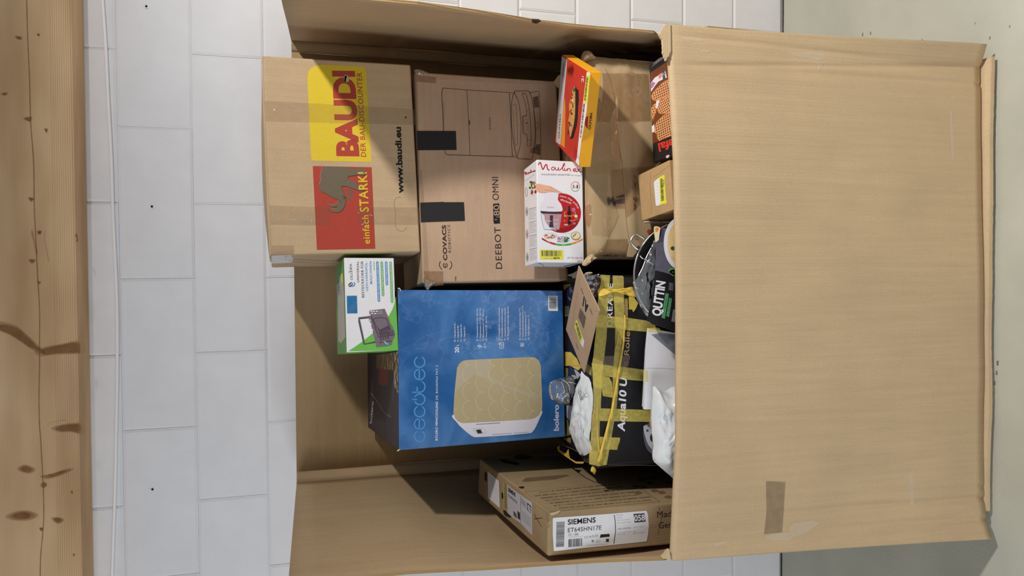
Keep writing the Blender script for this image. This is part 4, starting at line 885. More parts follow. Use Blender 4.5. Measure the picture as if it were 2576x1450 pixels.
pr.poly(spline([(238, 355), (330, 366), (400, 380), (450, 405), (500, 432), (558, 462), (545, 468), (480, 452), (440, 452), (380, 454), (300, 462), (240, 432)], 3, True), SKIN, 6); pr.line(spline([(330, 425), (400, 432), (460, 452)], 4), 4, SKIND, 7); pr.line(spline([(400, 385), (470, 428), (540, 466)], 4), 4, SKIND, 7)
pr.next('chopper_picture', 'picture of a hand on a white chopper before a red disc')
pr.poly(ell(410, 985, 84, 36), LGREY, 2); pr.poly(ell(410, 982, 76, 28), CHW, 3); pr.poly(ell(568, 1028, 78, 40), LGREY, 2)
rb2 = random.Random(5)
for q in range(26): x, y = 405+rb2.uniform(-62, 62), 988+rb2.uniform(-16, 24); pr.poly(ell(x, y, 12, 7, 7), rb2.choice((NUT, ORG, CREAM, NUT)), 4)
for q in range(24): x, y = 527+rb2.uniform(-30, 32), 1028+rb2.uniform(-30, 30); pr.poly(ell(x, y, 9, 7, 7), rb2.choice((MAUVE, CHW, MAUVE)), 4)
for q in range(24): x, y = 600+rb2.uniform(-32, 34), 1030+rb2.uniform(-28, 28); pr.poly(ell(x, y, 9, 7, 7), rb2.choice((HERB, GRN, HERB)), 4)
pr.poly(ell(717, 986, 60, 52), pm('olive_bowl_print', (150, 140, 90), 0.5, 0.3), 3); pr.poly(ell(717, 982, 52, 42), CREAM, 4)
for q in range(5): pr.poly(ell(700+rb2.uniform(-20, 40), 970+rb2.uniform(-16, 26), 8, 6, 7), HERB, 5)
band = lambda x0, x1, n_=9: [(x0+(x1-x0)*i/(n_-1), 1085-((x0+(x1-x0)*i/(n_-1)-560)/260.0)**2*82) for i in range(n_)]
for x0, x1, m_, t_, ta, tb in ((305, 470, RED, 'MINCE', (362, 1047), (408, 1072)), (472, 665, GRN, 'CHOP', (545, 1103), (592, 1103)), (667, 802, ORG, 'MIX', (725, 1076), (752, 1060))):
    bnd = band(x0, x1); pr.poly(bnd+[(x, y+22) for x, y in bnd[::-1]], m_, 2); pr.text(t_, ta, tb, (ta[0], ta[1]-12), WHITE, 3, 0.01)
pr.next('dish_picture', 'three small dishes over a red, green and orange band')
pr.poly([(278, 1154), (565, 1160), (566, 1276), (283, 1272)], STICK, 2); pr.bars((298, 1163), (544, 1166), (300, 1232), (543, 1236), 26, DGREY, 3, 8)
pr.text('8674', (448, 1268), (521, 1268), (448, 1243), BLACK, 3, 0.025); pr.text('LPNHK 55058', (326, 1268), (440, 1267), (326, 1250), GREY, 3, -0.005)
pr.next('barcode_sticker', 'yellow barcode sticker')
pr.text('UP TO', (612, 1263), (695, 1264), (612, 1240), GREY, 2, -0.004); pr.text('400 ML', (708, 1264), (806, 1266), (708, 1241), pm('rose_print', (206, 110, 120), 0.5, 0.3), 2, -0.004); pr.text('300W', (734, 1305), (808, 1308), (734, 1283), GREY, 2, -0.004)
pr.build('capacity_lettering')
pr = Print(mo.face('T'), mo.obj, z9)
script(lambda x, y: (92+(x-262)*0.25+(y-100)*0.02, 232-(x-262)*0.118+(y-140)*0.42), RED, 6); pr.line([(98, 318), (222, 230)], 3, LGREY, 2)
for q in range(22): x = 158+rb2.random()*72; y = 330+(x-195)*-.5+rb2.uniform(-20, 190)*(.4+rb2.random()*.6); pr.poly(ell(x, y, 13, 16, 8), rb2.choice((CREAM, NUT, DRED, HERB, ORG, CREAM)), 2+q % 3)
for cy, m_ in ((452, WHITE), (690, MAUVE), (965, ORG), (1245, GRN)):
    cx = 112+cy*0.012; pr.line(ell(cx, cy, 12, 54, 16), 4, GREY, 2, True)
    if m_ is not WHITE: pr.poly(ell(cx, cy, 8, 38, 12), LGREY, 2); pr.poly(ell(cx+1, cy+4, 6, 24, 10), m_, 3)
for q in range(39):
    y = 662+q*16.4
    if q % 10 == 9: continue
    pr.line([(143+q*0.35, y-2), (143+q*.35+88-(22 if q % 4 == 3 else 0), y-24+(6 if q % 4 == 3 else 0))], 3.4, LGREY if q % 10 else DGREY, 2)
pr.build('side_print')
pr = Print(mo.face('L'), mo.obj, z9)
pr.line(spline([(262, 1322), (300, 1330), (325, 1350), (330, 1362)], 4), 4, BLACK, 2); pr.line([(570, 1358), (640, 1345), (815, 1322)], 5, BLACK, 2)
pr.build('flap_edge')
# ------------------------------------------------------------------ big crumpled brown box (right, lower) and draped sheets
def drape(name, px, face, wf, m, parent, off=0.0008, z=None, cuts=4, label=None):
    p0, n_ = V(face[0]), V(face[1]).normalized(); zz = z or (lambda a, b: (a, b))
    bm = bmesh.new(); f = bm.faces.new([bm.verts.new((*zz(*q), 0)) for q in px]); bmesh.ops.triangulate(bm, faces=[f])
    if cuts: bmesh.ops.subdivide_edges(bm, edges=bm.edges[:], cuts=cuts, use_grid_fill=True)
    bm.verts.index_update(); vs = []
    for v in bm.verts:
        p = hit(v.co.x, v.co.y, p0+n_*off, n_); vs.append(p+n_*wf(p))
    o = mesh_obj(name, vs, [[v.index for v in f.verts] for f in bm.faces], m, parent, smooth=True, label=label); bm.free(); return o
bx0, bx1, byf, byb, bzt = 0.036, 0.612, -0.702, -0.10, 1.134
worn = thing('worn_carton', ((bx0+bx1)/2, (byf+byb)/2, 0.02), 'big crumpled brown carton with creases and torn corner, under the drawing box', 'box')
def wB(p):
    e = min((p.x-bx0), (bx1-p.x), (bzt-p.z))
    d = 0.010*noise.noise(V((p.x*4.0, p.z*5.0, 4.0)))+0.004*noise.noise(V((p.x*13, p.z*11, 9)))
    c1 = abs((p.z-1.010)-(p.x-0.3)*0.03-0.01*noise.noise(V((p.x*6, 0, 1))))   # a pressed fold running across
    d += 0.007*math.exp(-(c1/0.010)**2)
    c2 = abs((p.z-1.075)+(p.x-0.25)*0.10); d += 0.005*math.exp(-(c2/0.008)**2)
    if e < 0.03: d -= 0.018*(1-max(e, 0)/0.03)**2
    return d-0.004
bm = bmesh.new(); bmesh.ops.create_grid(bm, x_segments=70, y_segments=60, size=0.5)
gv = []
for v in bm.verts:
    p = V((bx0+(v.co.x+.5)*(bx1-bx0), byf, 0.42+(v.co.y+.5)*(bzt-0.42)))
    p.y -= wB(p)
    if bzt-p.z < 1e-4: p.z += 0.004*noise.noise(V((p.x*8, 2, 2)))
    v.co = p
bm.normal_update(); bm_obj('front_panel', bm, K_OLD, worn, True)
o = mesh_obj('carton', [(bx0, byf+.014, .02), (bx1, byf+.014, .02), (bx1, byb, .02), (bx0, byb, .02), (bx0, byf+.022, bzt), (bx1, byf+.022, bzt), (bx1, byb, bzt), (bx0, byb, bzt)],
    [(3, 2, 1, 0), (4, 5, 6, 7), (0, 1, 5, 4), (1, 2, 6, 5), (2, 3, 7, 6), (3, 0, 4, 7)], K_OLD, worn)
tv, tf = [], []
for i in range(41):
    x = bx0+(bx1-bx0)*i/40; p = V((x, byf, bzt)); tv += [(x, byf-wB(p), bzt+0.004*noise.noise(V((x*8, 2, 2)))), (x, byf+0.03, bzt+0.002)]
for i in range(40): tf.append((2*i, 2*i+2, 2*i+3, 2*i+1))
mesh_obj('top_edge', tv, tf, K_OLD, worn, smooth=True)
BF = ((0, byf, 0), V((0, -1, 0)))
y1 = zoom(1460, 380, 4.833); y2 = zoom(1380, 120, 4.531)
SHT = film('tan_tape', (168, 132, 96), 0.42, 0.16, 0.9, 0.5, 40.0)
drape('brown_tape', [(388, 228), (520, 214), (905, 182), (720, 280), (700, 330), (735, 640), (560, 815), (545, 700), (400, 700)], BF, wB, SHT, worn, 0.0012, y1)
drape('brown_tape', [(520, 290), (1150, 290), (1175, 830), (560, 850)], BF, wB, BRTAPE, worn, 0.0012, y2)
drape('clear_tape', [(110, 190), (320, 130), (350, 240), (330, 560), (440, 720), (470, 800), (360, 1040), (160, 1020), (130, 600)], BF, wB, film('shiny_tape', (196, 166, 122), 0.25, 0.12, 1.2, 0.6, 38.0), worn, 0.0018, y1)
drape('clear_tape', [(640, 580), (790, 820), (830, 1440), (500, 1440), (520, 1100)], BF, wB, MATS['shiny_tape'], worn, 0.0018, y2)
drape('clear_tape', [(330, 1075), (570, 1070), (585, 1160), (560, 1285), (180, 1280), (300, 1130)], BF, wB, BRTAPE, worn, 0.0016, y1)
drape('red_sticker', [y for y in ell(832, 980, 26, 28, 12)], BF, wB, REDK, worn, 0.003, y1, 0, 'round red sticker')
def wline(nm, pts, w_, m, z, off=0.002, k=5):
    P = Print(BF, worn, z); P.line(spline(pts, k), w_, m, 1)
    for i, p in enumerate(P.vs): P.vs[i] = p+V((0, -1, 0))*(wB(p)+off)
    return P.build(nm)
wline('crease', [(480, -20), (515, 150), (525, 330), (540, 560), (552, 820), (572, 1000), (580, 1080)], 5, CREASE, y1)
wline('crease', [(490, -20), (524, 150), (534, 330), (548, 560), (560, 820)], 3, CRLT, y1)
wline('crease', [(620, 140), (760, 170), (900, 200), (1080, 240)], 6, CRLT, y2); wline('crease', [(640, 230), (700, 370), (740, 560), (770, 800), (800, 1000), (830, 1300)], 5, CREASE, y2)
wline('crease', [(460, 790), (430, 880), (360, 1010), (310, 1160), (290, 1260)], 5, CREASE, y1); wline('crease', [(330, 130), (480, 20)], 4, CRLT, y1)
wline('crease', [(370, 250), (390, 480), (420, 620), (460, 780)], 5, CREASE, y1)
INKS = film('smeared_ink', (58, 58, 68), 0.62, 0.1, 0.1, 0.3, 160.0)
for pts in ([(328, 575), (355, 562), (382, 590), (400, 600), (378, 640), (345, 665), (330, 615)], [(392, 560), (420, 580), (440, 640), (425, 670), (400, 640), (385, 600)], [(448, 560), (530, 530), (540, 560), (452, 572)], [(440, 598), (535, 580), (538, 600), (445, 612)], [(420, 625), (530, 612), (534, 632), (425, 640)], [(655, 562), (710, 572), (712, 582), (660, 572)], [(658, 592), (712, 596), (710, 604), (662, 600)]):
    drape('ink_smear', spline(pts, 3, True), BF, wB, INKS, worn, 0.003, y1, 0)
drape('stain', spline([(90, 700), (150, 640), (150, 860), (130, 920), (95, 840)], 3, True), BF, wB, film('rusty_stain', (176, 112, 80), 0.35, 0.1, 0.1, 0.2, 30.0), worn, 0.0026, y1, 0)
pillow('torn_corner', [(20, 1380), (60, 1310), (110, 1265), (160, 1255), (180, 1290), (205, 1300), (150, 1340), (100, 1380), (60, 1400)], ((0, byf-0.010, 0), V((0, -1, 0))), 0.004, K_TORN, worn, 6, 0.007, 90, y1)
plate('torn_flap', ((0, byf-0.014, 0), V((0, -1, 0))), [(592, 1140), (625, 1085), (700, 1090), (720, 1130), (665, 1180), (680, 1230), (630, 1290), (565, 1285), (580, 1200)], 0.004, K_OLD, worn, 0, y1)
pillow('crumpled_corner', [(395, 50), (430, 35), (470, 45), (500, 80), (540, 120), (500, 130), (450, 140), (400, 160), (370, 120)], ((0, byf-0.004, 0), V((0, -1, 0))), 0.012, K_OLD, worn, 6, 0.010, 45, y2)

# ------------------------------------------------------------------ flat orange grill pan box
ORB = pm('orange_card', (246, 176, 30), 0.4, 0.35, 0.02); TRED = pm('grill_red_print', (196, 58, 44), 0.4, 0.3, 0.08, 8.0); SILV = pm('silver_print', (196, 192, 196), 0.35, 0.45, 0.03); OR2 = pm('amber_print', (226, 146, 40), 0.4, 0.3, 0.03); FOOD = pm('grilled_food_print', (206, 154, 84), 0.5, 0.3, 0.2, 160.0); FOODD = pm('charred_food_print', (104, 62, 34), 0.5, 0.3, 0.25, 160.0); PANB = pm('grill_pan_print', (36, 32, 36), 0.45, 0.3, 0.1)
gr = Box('grill_pan_box', (0.4481, -0.7295, 1.1835, -0.017, -0.0534, -0.4591, 0.2504, 0.2402, 0.0336), 'flat orange and red box picturing a black grill pan, lying askew', 'box', ORB, {'T': TRED}, bev=0.0012)
g1 = zoom(1380, 120, 9.0625); g2 = zoom(1380, 270, 9.0625)
pr = Print(gr.face('T'), gr.obj)
pr.poly(J(g1, [(302, 196), (425, 268)])+J(g2, [(336, 0), (270, 860), (166, 785), (212, 0)]), SILV, 1)
pr.poly(J(g1, [(372, 1130)])+J(g2, [(384, 0), (378, 600), (366, 930), (276, 852), (336, 10)]), OR2, 1)
pr.poly(J(g1, [(872, 548), (950, 575), (865, 1450)])+J(g2, [(745, 800), (700, 1180), (696, 1345), (612, 1242), (645, 1150), (690, 700), (770, 0)]), pm('white_band_print', (234, 232, 228), 0.4, 0.3), 1)
pr.poly(J(g2, [(585, 860), (645, 1000), (640, 1140), (620, 1215), (575, 1190)]), RED, 1)
pr.next('lid_print')
pr.poly(J(g1, [(866, 625), (948, 640), (865, 1285), (788, 1240)]), STICK, 2)
pr.bars(g1(862, 660), g1(806, 1210), g1(908, 680), g1(846, 1215), 26, BLACK, 3, 4); pr.bars(g1(790, 1270), g2(712, 690), g1(832, 1280), g2(742, 720), 34, BLACK, 3, 6)
pr.next('barcode_strip')
pr.poly(J(g1, [(610, 850), (640, 940), (682, 968), (688, 1200)])+J(g2, [(672, 0), (664, 250), (640, 430), (600, 560), (570, 690), (520, 720), (490, 722), (490, 690), (560, 500), (600, 250), (612, 0)]), PANB, 2)
pr.poly(J(g1, [(608, 870), (560, 940), (540, 1000), (535, 1100), (500, 1190), (470, 1280), (470, 1440)])+J(g2, [(460, 30), (490, 90), (455, 280), (450, 370), (470, 450), (460, 560), (485, 620), (490, 690), (515, 640), (530, 540), (575, 400), (600, 200), (608, 0)]), FOOD, 3)
rg = random.Random(9)
for q in range(20):
    t = rg.random(); x, y = (1442-10*t+rg.uniform(-4, 3), 232+108*t); pr.poly(ell(x, y, 1.5, 3.4, 7), rg.choice((FOODD, FOODD, CREAM, HERB)), 4)
pr.poly(J(g1, [(560, 950), (600, 900), (610, 985), (560, 1020)]), HERB, 4)
pr.next('pan_picture', 'picture of a grill pan with food')
pr.text('GRiFEMA', g2(246, 712), g2(282, 146), g2(220, 712), BLACK, 2, 0.02, 1.1); pr.text('GH890', g1(343, 662), g1(360, 360), g1(314, 658), DGREY, 2, 0.02, 1.2)
for a_, b2 in (((378, 375), (368, 520)), ((376, 540), (350, 770))): pr.line([g1(*a_), g1(*b2)], 0.5, GREY, 2)
pr.next('band_lettering')
pr.text('2', g1(800, 792), g1(800, 690), g1(746, 788), WHITE, 2, 0.01); pr.text('l', g1(796, 678), g1(800, 660), g1(760, 660), WHITE, 2, 0.0)
pr.line(J(g2, [(690, 1090), (660, 1110), (690, 1130), (662, 1160), (688, 1175)]), 0.6, GREY, 2)
pr.build('size_lettering')
pr = Print(gr.face('F'), gr.obj, g2)
pr.poly([(908, 198)]+arc(905, 340, 82, 142, 268, 90, 14)+[(890, 482)], RED, 1); pr.text('OPEN', (878, 405), (884, 280), (852, 405), BLACK, 2, 0.0); pr.text('GRiFEMA', (960, 516), (1003, 120), (900, 512), BLACK, 2, 0.016); pr.line([(985, 430), (1012, 215)], 4, OR2, 2)
pr.build('side_print')

# ------------------------------------------------------------------ worn upright hob box (lower left)
hb = Box('hob_box', (-0.6841, -0.5644, 1.158, 0.1136, 0.0644, -0.0021, 0.1155, 0.5534, 0.3703), 'worn flat brown appliance carton standing on end at the left wall of the carton', 'box', K_DIRT, bev=0.005, down=0.22)
s1 = zoom(1370, 1270, 7.806); s2 = zoom(1190, 1120, 4.834)
slb = plate('shipping_label', hb.face('F'), [(160, 275), (175, 262), (1150, 192), (1990, 122), (2012, 145), (2032, 220), (2046, 430), (2030, 590), (2002, 725), (1200, 808), (200, 915), (180, 905), (162, 600)], 0.0006, WHITE, hb.obj, 0.0004, s1, 'white shipping label')
pr = Print((hb.face('F')[0]+hb.face('F')[1]*0.00105, hb.face('F')[1]), slb, s1)
pr.bars((232, 345), (222, 842), (395, 336), (382, 830), 44, GREY, 1, 3)
pr.text('SIEMENS', (456, 396), (1003, 350), (456, 292), BLACK, 1, 0.018, 1.0); pr.text('ET645HN17E', (456, 548), (1116, 494), (458, 460), DGREY, 1, 0.0, 1.0)
pr.text('CE', (465, 616), (528, 612), (465, 574), GREY, 1, 0.0, 1.1); pr.text('EAC', (600, 610), (668, 604), (600, 562), DGREY, 1, 0.0); pr.line([(555, 600), (570, 570), (586, 598), (555, 600)], 4, LGREY, 1)
pr.line([(465, 645), (750, 625)], 5, LGREY, 1); pr.bars((468, 685), (742, 662), (468, 838), (742, 812), 26, DGREY, 1, 12)
pr.poly([(1085, 660), (1100, 590), (1275, 578), (1278, 632), (1110, 650)], BLACK, 1); pr.poly([(1195, 735), (1215, 705), (1195, 680), (1262, 672), (1262, 735)], DARKBR, 1)
pr.text('CS16/5/30', (775, 668), (1050, 630), (775, 625), GREY, 1, -0.01); pr.poly(ell(945, 718, 22, 22, 10), GREY, 1)
for q in range(3): pr.line([(1000, 708+18*q), (1100, 698+18*q)], 5, LGREY, 1)
pr.line([(830, 800), (1250, 772)], 6, LGREY, 1); pr.line([(1368, 205), (1388, 340), (1394, 540), (1375, 660), (1360, 768)], 14, DGREY, 1)
pr.poly([(1746, 186), (1960, 172), (1985, 338), (1768, 356)], DGREY, 1); pr.text('058', (1764, 326), (1972, 310), (1758, 208), WHITE, 2, 0.018)
for x0, y0, x1, y1_, t_ in ((1405, 222, 1535, 212, 'Kochfeld'), (1412, 272, 1525, 262, 'Cooktop'), (1410, 322, 1665, 300, 'Table de cuisson'), (1420, 374, 1705, 350, 'Piano cottura Inbouw'), (1430, 492, 1690, 470, 'Type: HNSTDE'), (1750, 462, 1940, 442, 'EAN 4242'), (1430, 568, 1700, 545, 'E-Nr. ET645HN17E/01'), (1410, 608, 1585, 590, 'FD 0003 400'), (1740, 545, 1805, 538, 'Made in'), (1740, 582, 1955, 560, 'BSH 34 81739')): pr.text(t_, (x0, y0), (x1, y1_), (x0, y0-24), LGREY if 'Type' not in t_ else GREY, 1, 0.0)
pr.build('label_print')
pr = Print(hb.face('F'), hb.obj, s1)
pr.text('Made in', (2212, 262), (2760, 214), (2206, 130), DARKBR, 1, 0.0); pr.text('Germany', (2244, 472), (2830, 415), (2238, 345), DARKBR, 1, 0.0)
pr.line(spline([(2250, 60), (2262, 150), (2290, 250), (2280, 380), (2240, 480), (2230, 600)], 4), 14, CREASE, 2); pr.line(spline([(70, 430), (105, 395), (60, 460)], 3), 10, CREASE, 2); pr.poly(spline([(110, 175), (200, 150), (290, 122), (300, 145), (200, 200), (140, 215)], 3, True), K_TORN, 1)
pr.poly(spline([(60, 400), (120, 330), (160, 320), (160, 900), (90, 1000), (60, 900)], 3, True), film('pale_wear', (206, 182, 142), 0.4, 0.1, 0.1, 0.3, 60.0), 1)
pr.build('side_print')
pr = Print(hb.face('R'), hb.obj, s2); FAD2 = film('black_smudge', (30, 28, 28), 0.75, 0.1, 0.1, 0.3, 120.0); FAD = film('faded_brown_ink', (104, 86, 66), 0.36, 0.1, 0.1, 0.3, 260.0)
pr.line([(625, 572), (780, 690), (942, 812)], 6, FAD, 1); pr.line([(942, 812), (1600, 752), (2268, 690)], 5, FAD, 1); pr.line([(1880, 432), (2080, 560), (2270, 690)], 7, FAD, 1); pr.line([(625, 572), (1200, 510), (1880, 432)], 3, FAD, 1)
rs = random.Random(2)
for q in range(7):
    t = (q+0.6)/7.2; xa, ya = 640+300*t, 575+225*t; xb, yb = 1880+385*t, 435+250*t; k = 0.03+0.08*rs.random()
    while k < 0.9:
        e = k+0.02+rs.random()*0.10; pr.line([(xa+(xb-xa)*k, ya+(yb-ya)*k), (xa+(xb-xa)*e, ya+(yb-ya)*e)], 8+rs.random()*9, FAD, 1); k = e+0.012
pr.poly([(590, 440), (640, 400), (1130, 360), (1180, 375), (1000, 420), (640, 450)], FAD, 1)
for pts in ([(330, 170), (400, 180), (550, 220), (540, 245), (430, 225), (360, 210)], [(500, 140), (560, 120), (700, 125), (720, 150), (620, 175), (520, 165)], [(552, 518), (590, 503), (625, 512), (600, 532)]): pr.poly(spline(pts, 3, True), FAD2, 2)
for q in range(10):
    x, y = 1960+rs.random()*420, 400+rs.random()*250; pr.poly(spline([(x-50, y), (x, y-22), (x+55, y+5), (x, y+22)], 3, True), FAD, 1+q % 3)
pr.build('faded_print')
lab = plate('shipping_label', hb.face('T'), [(182, 325), (240, 372), (312, 440), (325, 768), (250, 700), (185, 650)], 0.0006, WHITE, hb.obj, 0.0004, s2)
slb2 = plate('shipping_label', hb.face('T'), [(370, 455), (418, 488), (570, 602), (716, 700), (721, 1100), (580, 955), (478, 880), (420, 825), (378, 762)], 0.0006, LGREY, hb.obj, 0.0004, s2)
pr = Print((hb.face('T')[0]+hb.face('T')[1]*0.00105, hb.face('T')[1]), slb2, s2)
pr.poly([(372, 458), (410, 482), (416, 820), (380, 760)], film('yellow_strip', (196, 180, 40), 0.7, 0.1), 1)
pr.text('SIEMENS', (425, 560), (515, 632), (425, 512), BLACK, 2, 0.03); pr.text('ET645HN17E', (425, 625), (535, 720), (425, 590), DGREY, 2, 0.0); pr.poly([(656, 700), (705, 745), (702, 832), (655, 785)], DGREY, 2); pr.text('022', (664, 780), (700, 820), (664, 722), WHITE, 3, 0.03)
pr.line([(578, 625), (578, 950)], 4, GREY, 2); pr.poly([(540, 800), (570, 830), (572, 915), (542, 890)], DARKBR, 2); pr.bars((490, 800), (530, 840), (492, 860), (532, 900), 12, DGREY, 2, 4)
for q in range(5): pr.line([(586, 650+14*q), (640, 705+14*q)], 4, GREY, 2)
for q in range(5): pr.line([(590, 800+24*q), (700, 900+24*q)], 3, GREY, 2)
for q in range(6): pr.line([(200+5*q, 380+30*q), (295, 455+30*q)], 3, LGREY, 2)
pr.z = s2; pr.build('label_print')
pr = Print(hb.face('T'), hb.obj, s2); pr.poly([(140, 320), (168, 345), (166, 450), (142, 430)], BLACK, 1); pr.poly(spline([(345, 590), (360, 580), (368, 640), (350, 655)], 3, True), BLACK, 1)
pr.line([(745, 900), (840, 890)], 9, DARKBR, 1); pr.line([(740, 840), (835, 1000)], 6, DARKBR, 1); pr.poly(spline([(370, 790), (430, 830), (465, 880), (430, 880), (380, 850)], 3, True), BLACK, 1); pr.build('lid_print')

# ------------------------------------------------------------------ black robot vacuum box wrapped in yellow tape
BLKB = pm('black_glossy_card', (30, 29, 33), 0.35, 0.4, 0.15, 20.0, 0.1, 30.0); GOLDT = pm('bronze_lettering', (186, 156, 112), 0.4, 0.3, 0.03)
bb = Box('black_box', (-0.2745, -0.535, 0.58, 0.0, 0.0, -0.056, 0.541, 0.430, 1.112), 'big black box wrapped in yellow tape, with white lettering', 'box', BLKB, bev=0.016, seg=4)
q1 = zoom(1370, 660, 7.576); q2 = zoom(1370, 840, 7.576); q3 = zoom(1370, 1020, 7.576)
FF = bb.face('F'); pr = Print(FF, bb.obj)
pr.text('DREAME', q1(1286, 1232), q1(1302, 405), q1(1186, 1232), WHITE, 1, 0.01, 1.12); pr.next('front_lettering')
pr.text('Complete', q1(1582, 1080), q1(1578, 700), q1(1522, 1080), GOLDT, 1, 0.02, 1.0)
pr.next('front_lettering', 'bronze lettering')
pr.text('Aqua10 U', q3(1522, 505), q2(1566, 850), q3(1384, 478), WHITE, 1, 0.03, 1.0); pr.next('front_lettering')
pr.text('ltra', q2(1570, 830), q2(1590, 520), q2(1450, 825), GOLDT, 1, 0.01); pr.text('Roller', q2(1606, 415), q1(1632, 1225), q2(1508, 405), GOLDT, 1, 0.01, 1.0)
pr.next('front_lettering', 'white and bronze lettering')
pr.poly(J(q1, [(1525, 690), (1600, 680), (1582, 1080), (1530, 1130)]), film('gold_tape_mark', (190, 160, 90), 0.5, 0.1, 0.6, 0.2, 40.0), 0)
pr.next('tape_mark')
VGL = film('grey_glow_print', (150, 146, 166), 0.35, 0.05, 0.1, 0.1, 20.0)
pr.poly(J(q3, spline([(1880, 560), (1900, 400), (1980, 350), (2080, 380), (2080, 880), (2010, 900), (1930, 800)], 3, True)), VGL, 1); pr.poly(J(q3, spline([(1882, 420), (1930, 380), (1990, 420), (2060, 520), (2080, 700), (2070, 850), (2010, 800), (1960, 720), (1920, 600)], 3, True)), LGREY, 2)
pr.poly(J(q3, ell(1960, 485, 24, 24, 10)), DGREY, 3); pr.poly(J(q3, ell(2050, 620, 40, 80, 14)), BLACK, 3); pr.poly(J(q3, spline([(1960, 235), (1985, 300), (2010, 440), (2060, 480), (2030, 330), (1985, 250)], 3, True)), NUT, 3)
pr.next('robot_picture', 'picture of a white cleaning robot')
pr.line(J(q3, [(1210, 1142), (1700, 1145), (2200, 1148)]), 1.0, pm('worn_black_edge', (110, 100, 92), 0.7), 2)
pr.build('worn_edge')
bands = [('yellow_tape', J(q1, [(1064, 238), (1250, 250), (1225, 560), (1200, 900), (1190, 1260), (1180, 1430)])+J(q2, [(1185, 60), (1130, 500), (1095, 800), (1085, 1100), (1070, 1430)])+J(q3, [(1050, 300), (1045, 650), (1050, 900), (1040, 1140), (850, 1130), (860, 900), (880, 600), (905, 200)])+J(q2, [(930, 1440), (935, 1200), (928, 1000), (900, 600), (930, 420), (965, 60)])+J(q1, [(970, 1430), (1000, 1000), (1020, 700), (1050, 480)]), 1),
 ('yellow_tape', J(q1, [(1294, 254), (1480, 258), (1505, 280), (1510, 500), (1515, 700), (1530, 1050), (1525, 1440)])+J(q2, [(1500, 200), (1440, 600), (1410, 1000), (1370, 1440)])+J(q3, [(1330, 280), (1270, 640), (1182, 1140), (1050, 1120), (1055, 900), (1100, 720), (1160, 500), (1240, 150)])+J(q2, [(1262, 1440), (1300, 1150), (1300, 800), (1320, 500), (1345, 200)])+J(q1, [(1345, 1440), (1345, 1200), (1330, 900), (1310, 600)]), 2),
 ('yellow_tape', J(q1, [(1000, 1000), (1300, 1035), (1590, 1062), (1940, 1112), (2100, 1190), (2150, 1330), (1960, 1330), (1630, 1300), (1330, 1255), (1190, 1250), (985, 1240)]), 3),
 ('yellow_tape', J(q2, [(895, 560), (1110, 592), (1560, 640), (1970, 700), (1972, 912), (1560, 875), (1100, 800), (930, 800)]), 3),
 ('yellow_tape', J(q2, [(930, 802), (1100, 802), (1230, 830), (1285, 930), (1310, 1222), (1110, 1190), (1085, 1040), (930, 1020)]), 4),
 ('yellow_tape', J(q3, [(1058, 60), (1540, 75), (2020, 95), (2050, 320), (1050, 300)]), 3),
 ('yellow_tape', J(q3, [(1045, 600), (1440, 620), (1430, 700), (1405, 760), (1385, 852), (1050, 842)]), 4),
 ('yellow_tape', J(q3, [(850, 860), (1140, 900), (1145, 1000), (1180, 1140), (1020, 1170), (850, 1120)]), 5),
 ('yellow_tape', J(q1, [(1035, 650), (1215, 560), (1310, 580), (1315, 740), (1220, 740), (1110, 700), (1030, 720)]), 5), ('yellow_tape', J(q1, [(1310, 560), (1500, 620), (1510, 760), (1400, 780), (1330, 760)]), 5)]
for nm, px, ly in bands:
    P = Print(FF, bb.obj); P.poly(px, YTAPE, 2+ly); P.build(nm)
P = Print(FF, bb.obj); P.poly(J(q2, [(1140, 425), (1632, 420), (1600, 600), (1565, 640), (1112, 590)]), film('dull_tape', (128, 116, 106), 0.6, 0.12, 0.9, 0.4, 60.0), 3); P.build('clear_tape')
# twisted strands that stand off the face
FO = lambda u, v, o_: hit(u, v, FF[0]+FF[1]*o_, FF[1])
pts = spline([q1(1530, 1010), q2(1515, 60), q2(1490, 270), q2(1440, 560), q2(1400, 820), q2(1350, 1120), q3(1290, 90), q3(1230, 320), q3(1160, 600), q3(1085, 880), q3(1040, 1080)], 6)
def ribbon(name, pts, wds, face, off, mat, parent, tw=0.0015):
    vs, fs = [], []; n_ = len(pts)
    for i, (u, v) in enumerate(pts):
        a_ = pts[max(0, i-1)]; c2 = pts[min(n_-1, i+1)]; dx, dy = c2[0]-a_[0], c2[1]-a_[1]; l = math.hypot(dx, dy) or 1
        w_ = wds[0]+(wds[1]-wds[0])*i/(n_-1) if len(wds) == 2 else wds[min(i*len(wds)//n_, len(wds)-1)]
        for k, s_ in enumerate((-1, -0.4, 0.3, 1)):
            h = off+tw*(1.2*math.sin(i*0.7+k*2.1)+(1.6 if k in (1, 2) else 0))
            vs.append(hit(u-dy/l*w_/2*s_, v+dx/l*w_/2*s_, face[0]+face[1]*h, face[1]))
    for i in range(n_-1):
        for k in range(3): fs.append((4*i+k, 4*i+k+1, 4*i+5+k, 4*i+4+k))
    return mesh_obj(name, vs, fs, mat, parent, smooth=True)
ribbon('twisted_tape', pts, (4, 8), FF, 0.006, YROPE, bb.obj)
ribbon('twisted_tape', spline([q3(1000, -20), q3(1000, 330), q3(1005, 560), q3(1030, 760), q3(1050, 900)], 5), (1.2, 2.5), FF, 0.005, YROPE, bb.obj, 0.0005)
ribbon('twisted_tape', spline([q2(1410, 0), q2(1385, 170), q2(1352, 300)], 5), (2, 2), FF, 0.005, YROPE, bb.obj, 0.0005)
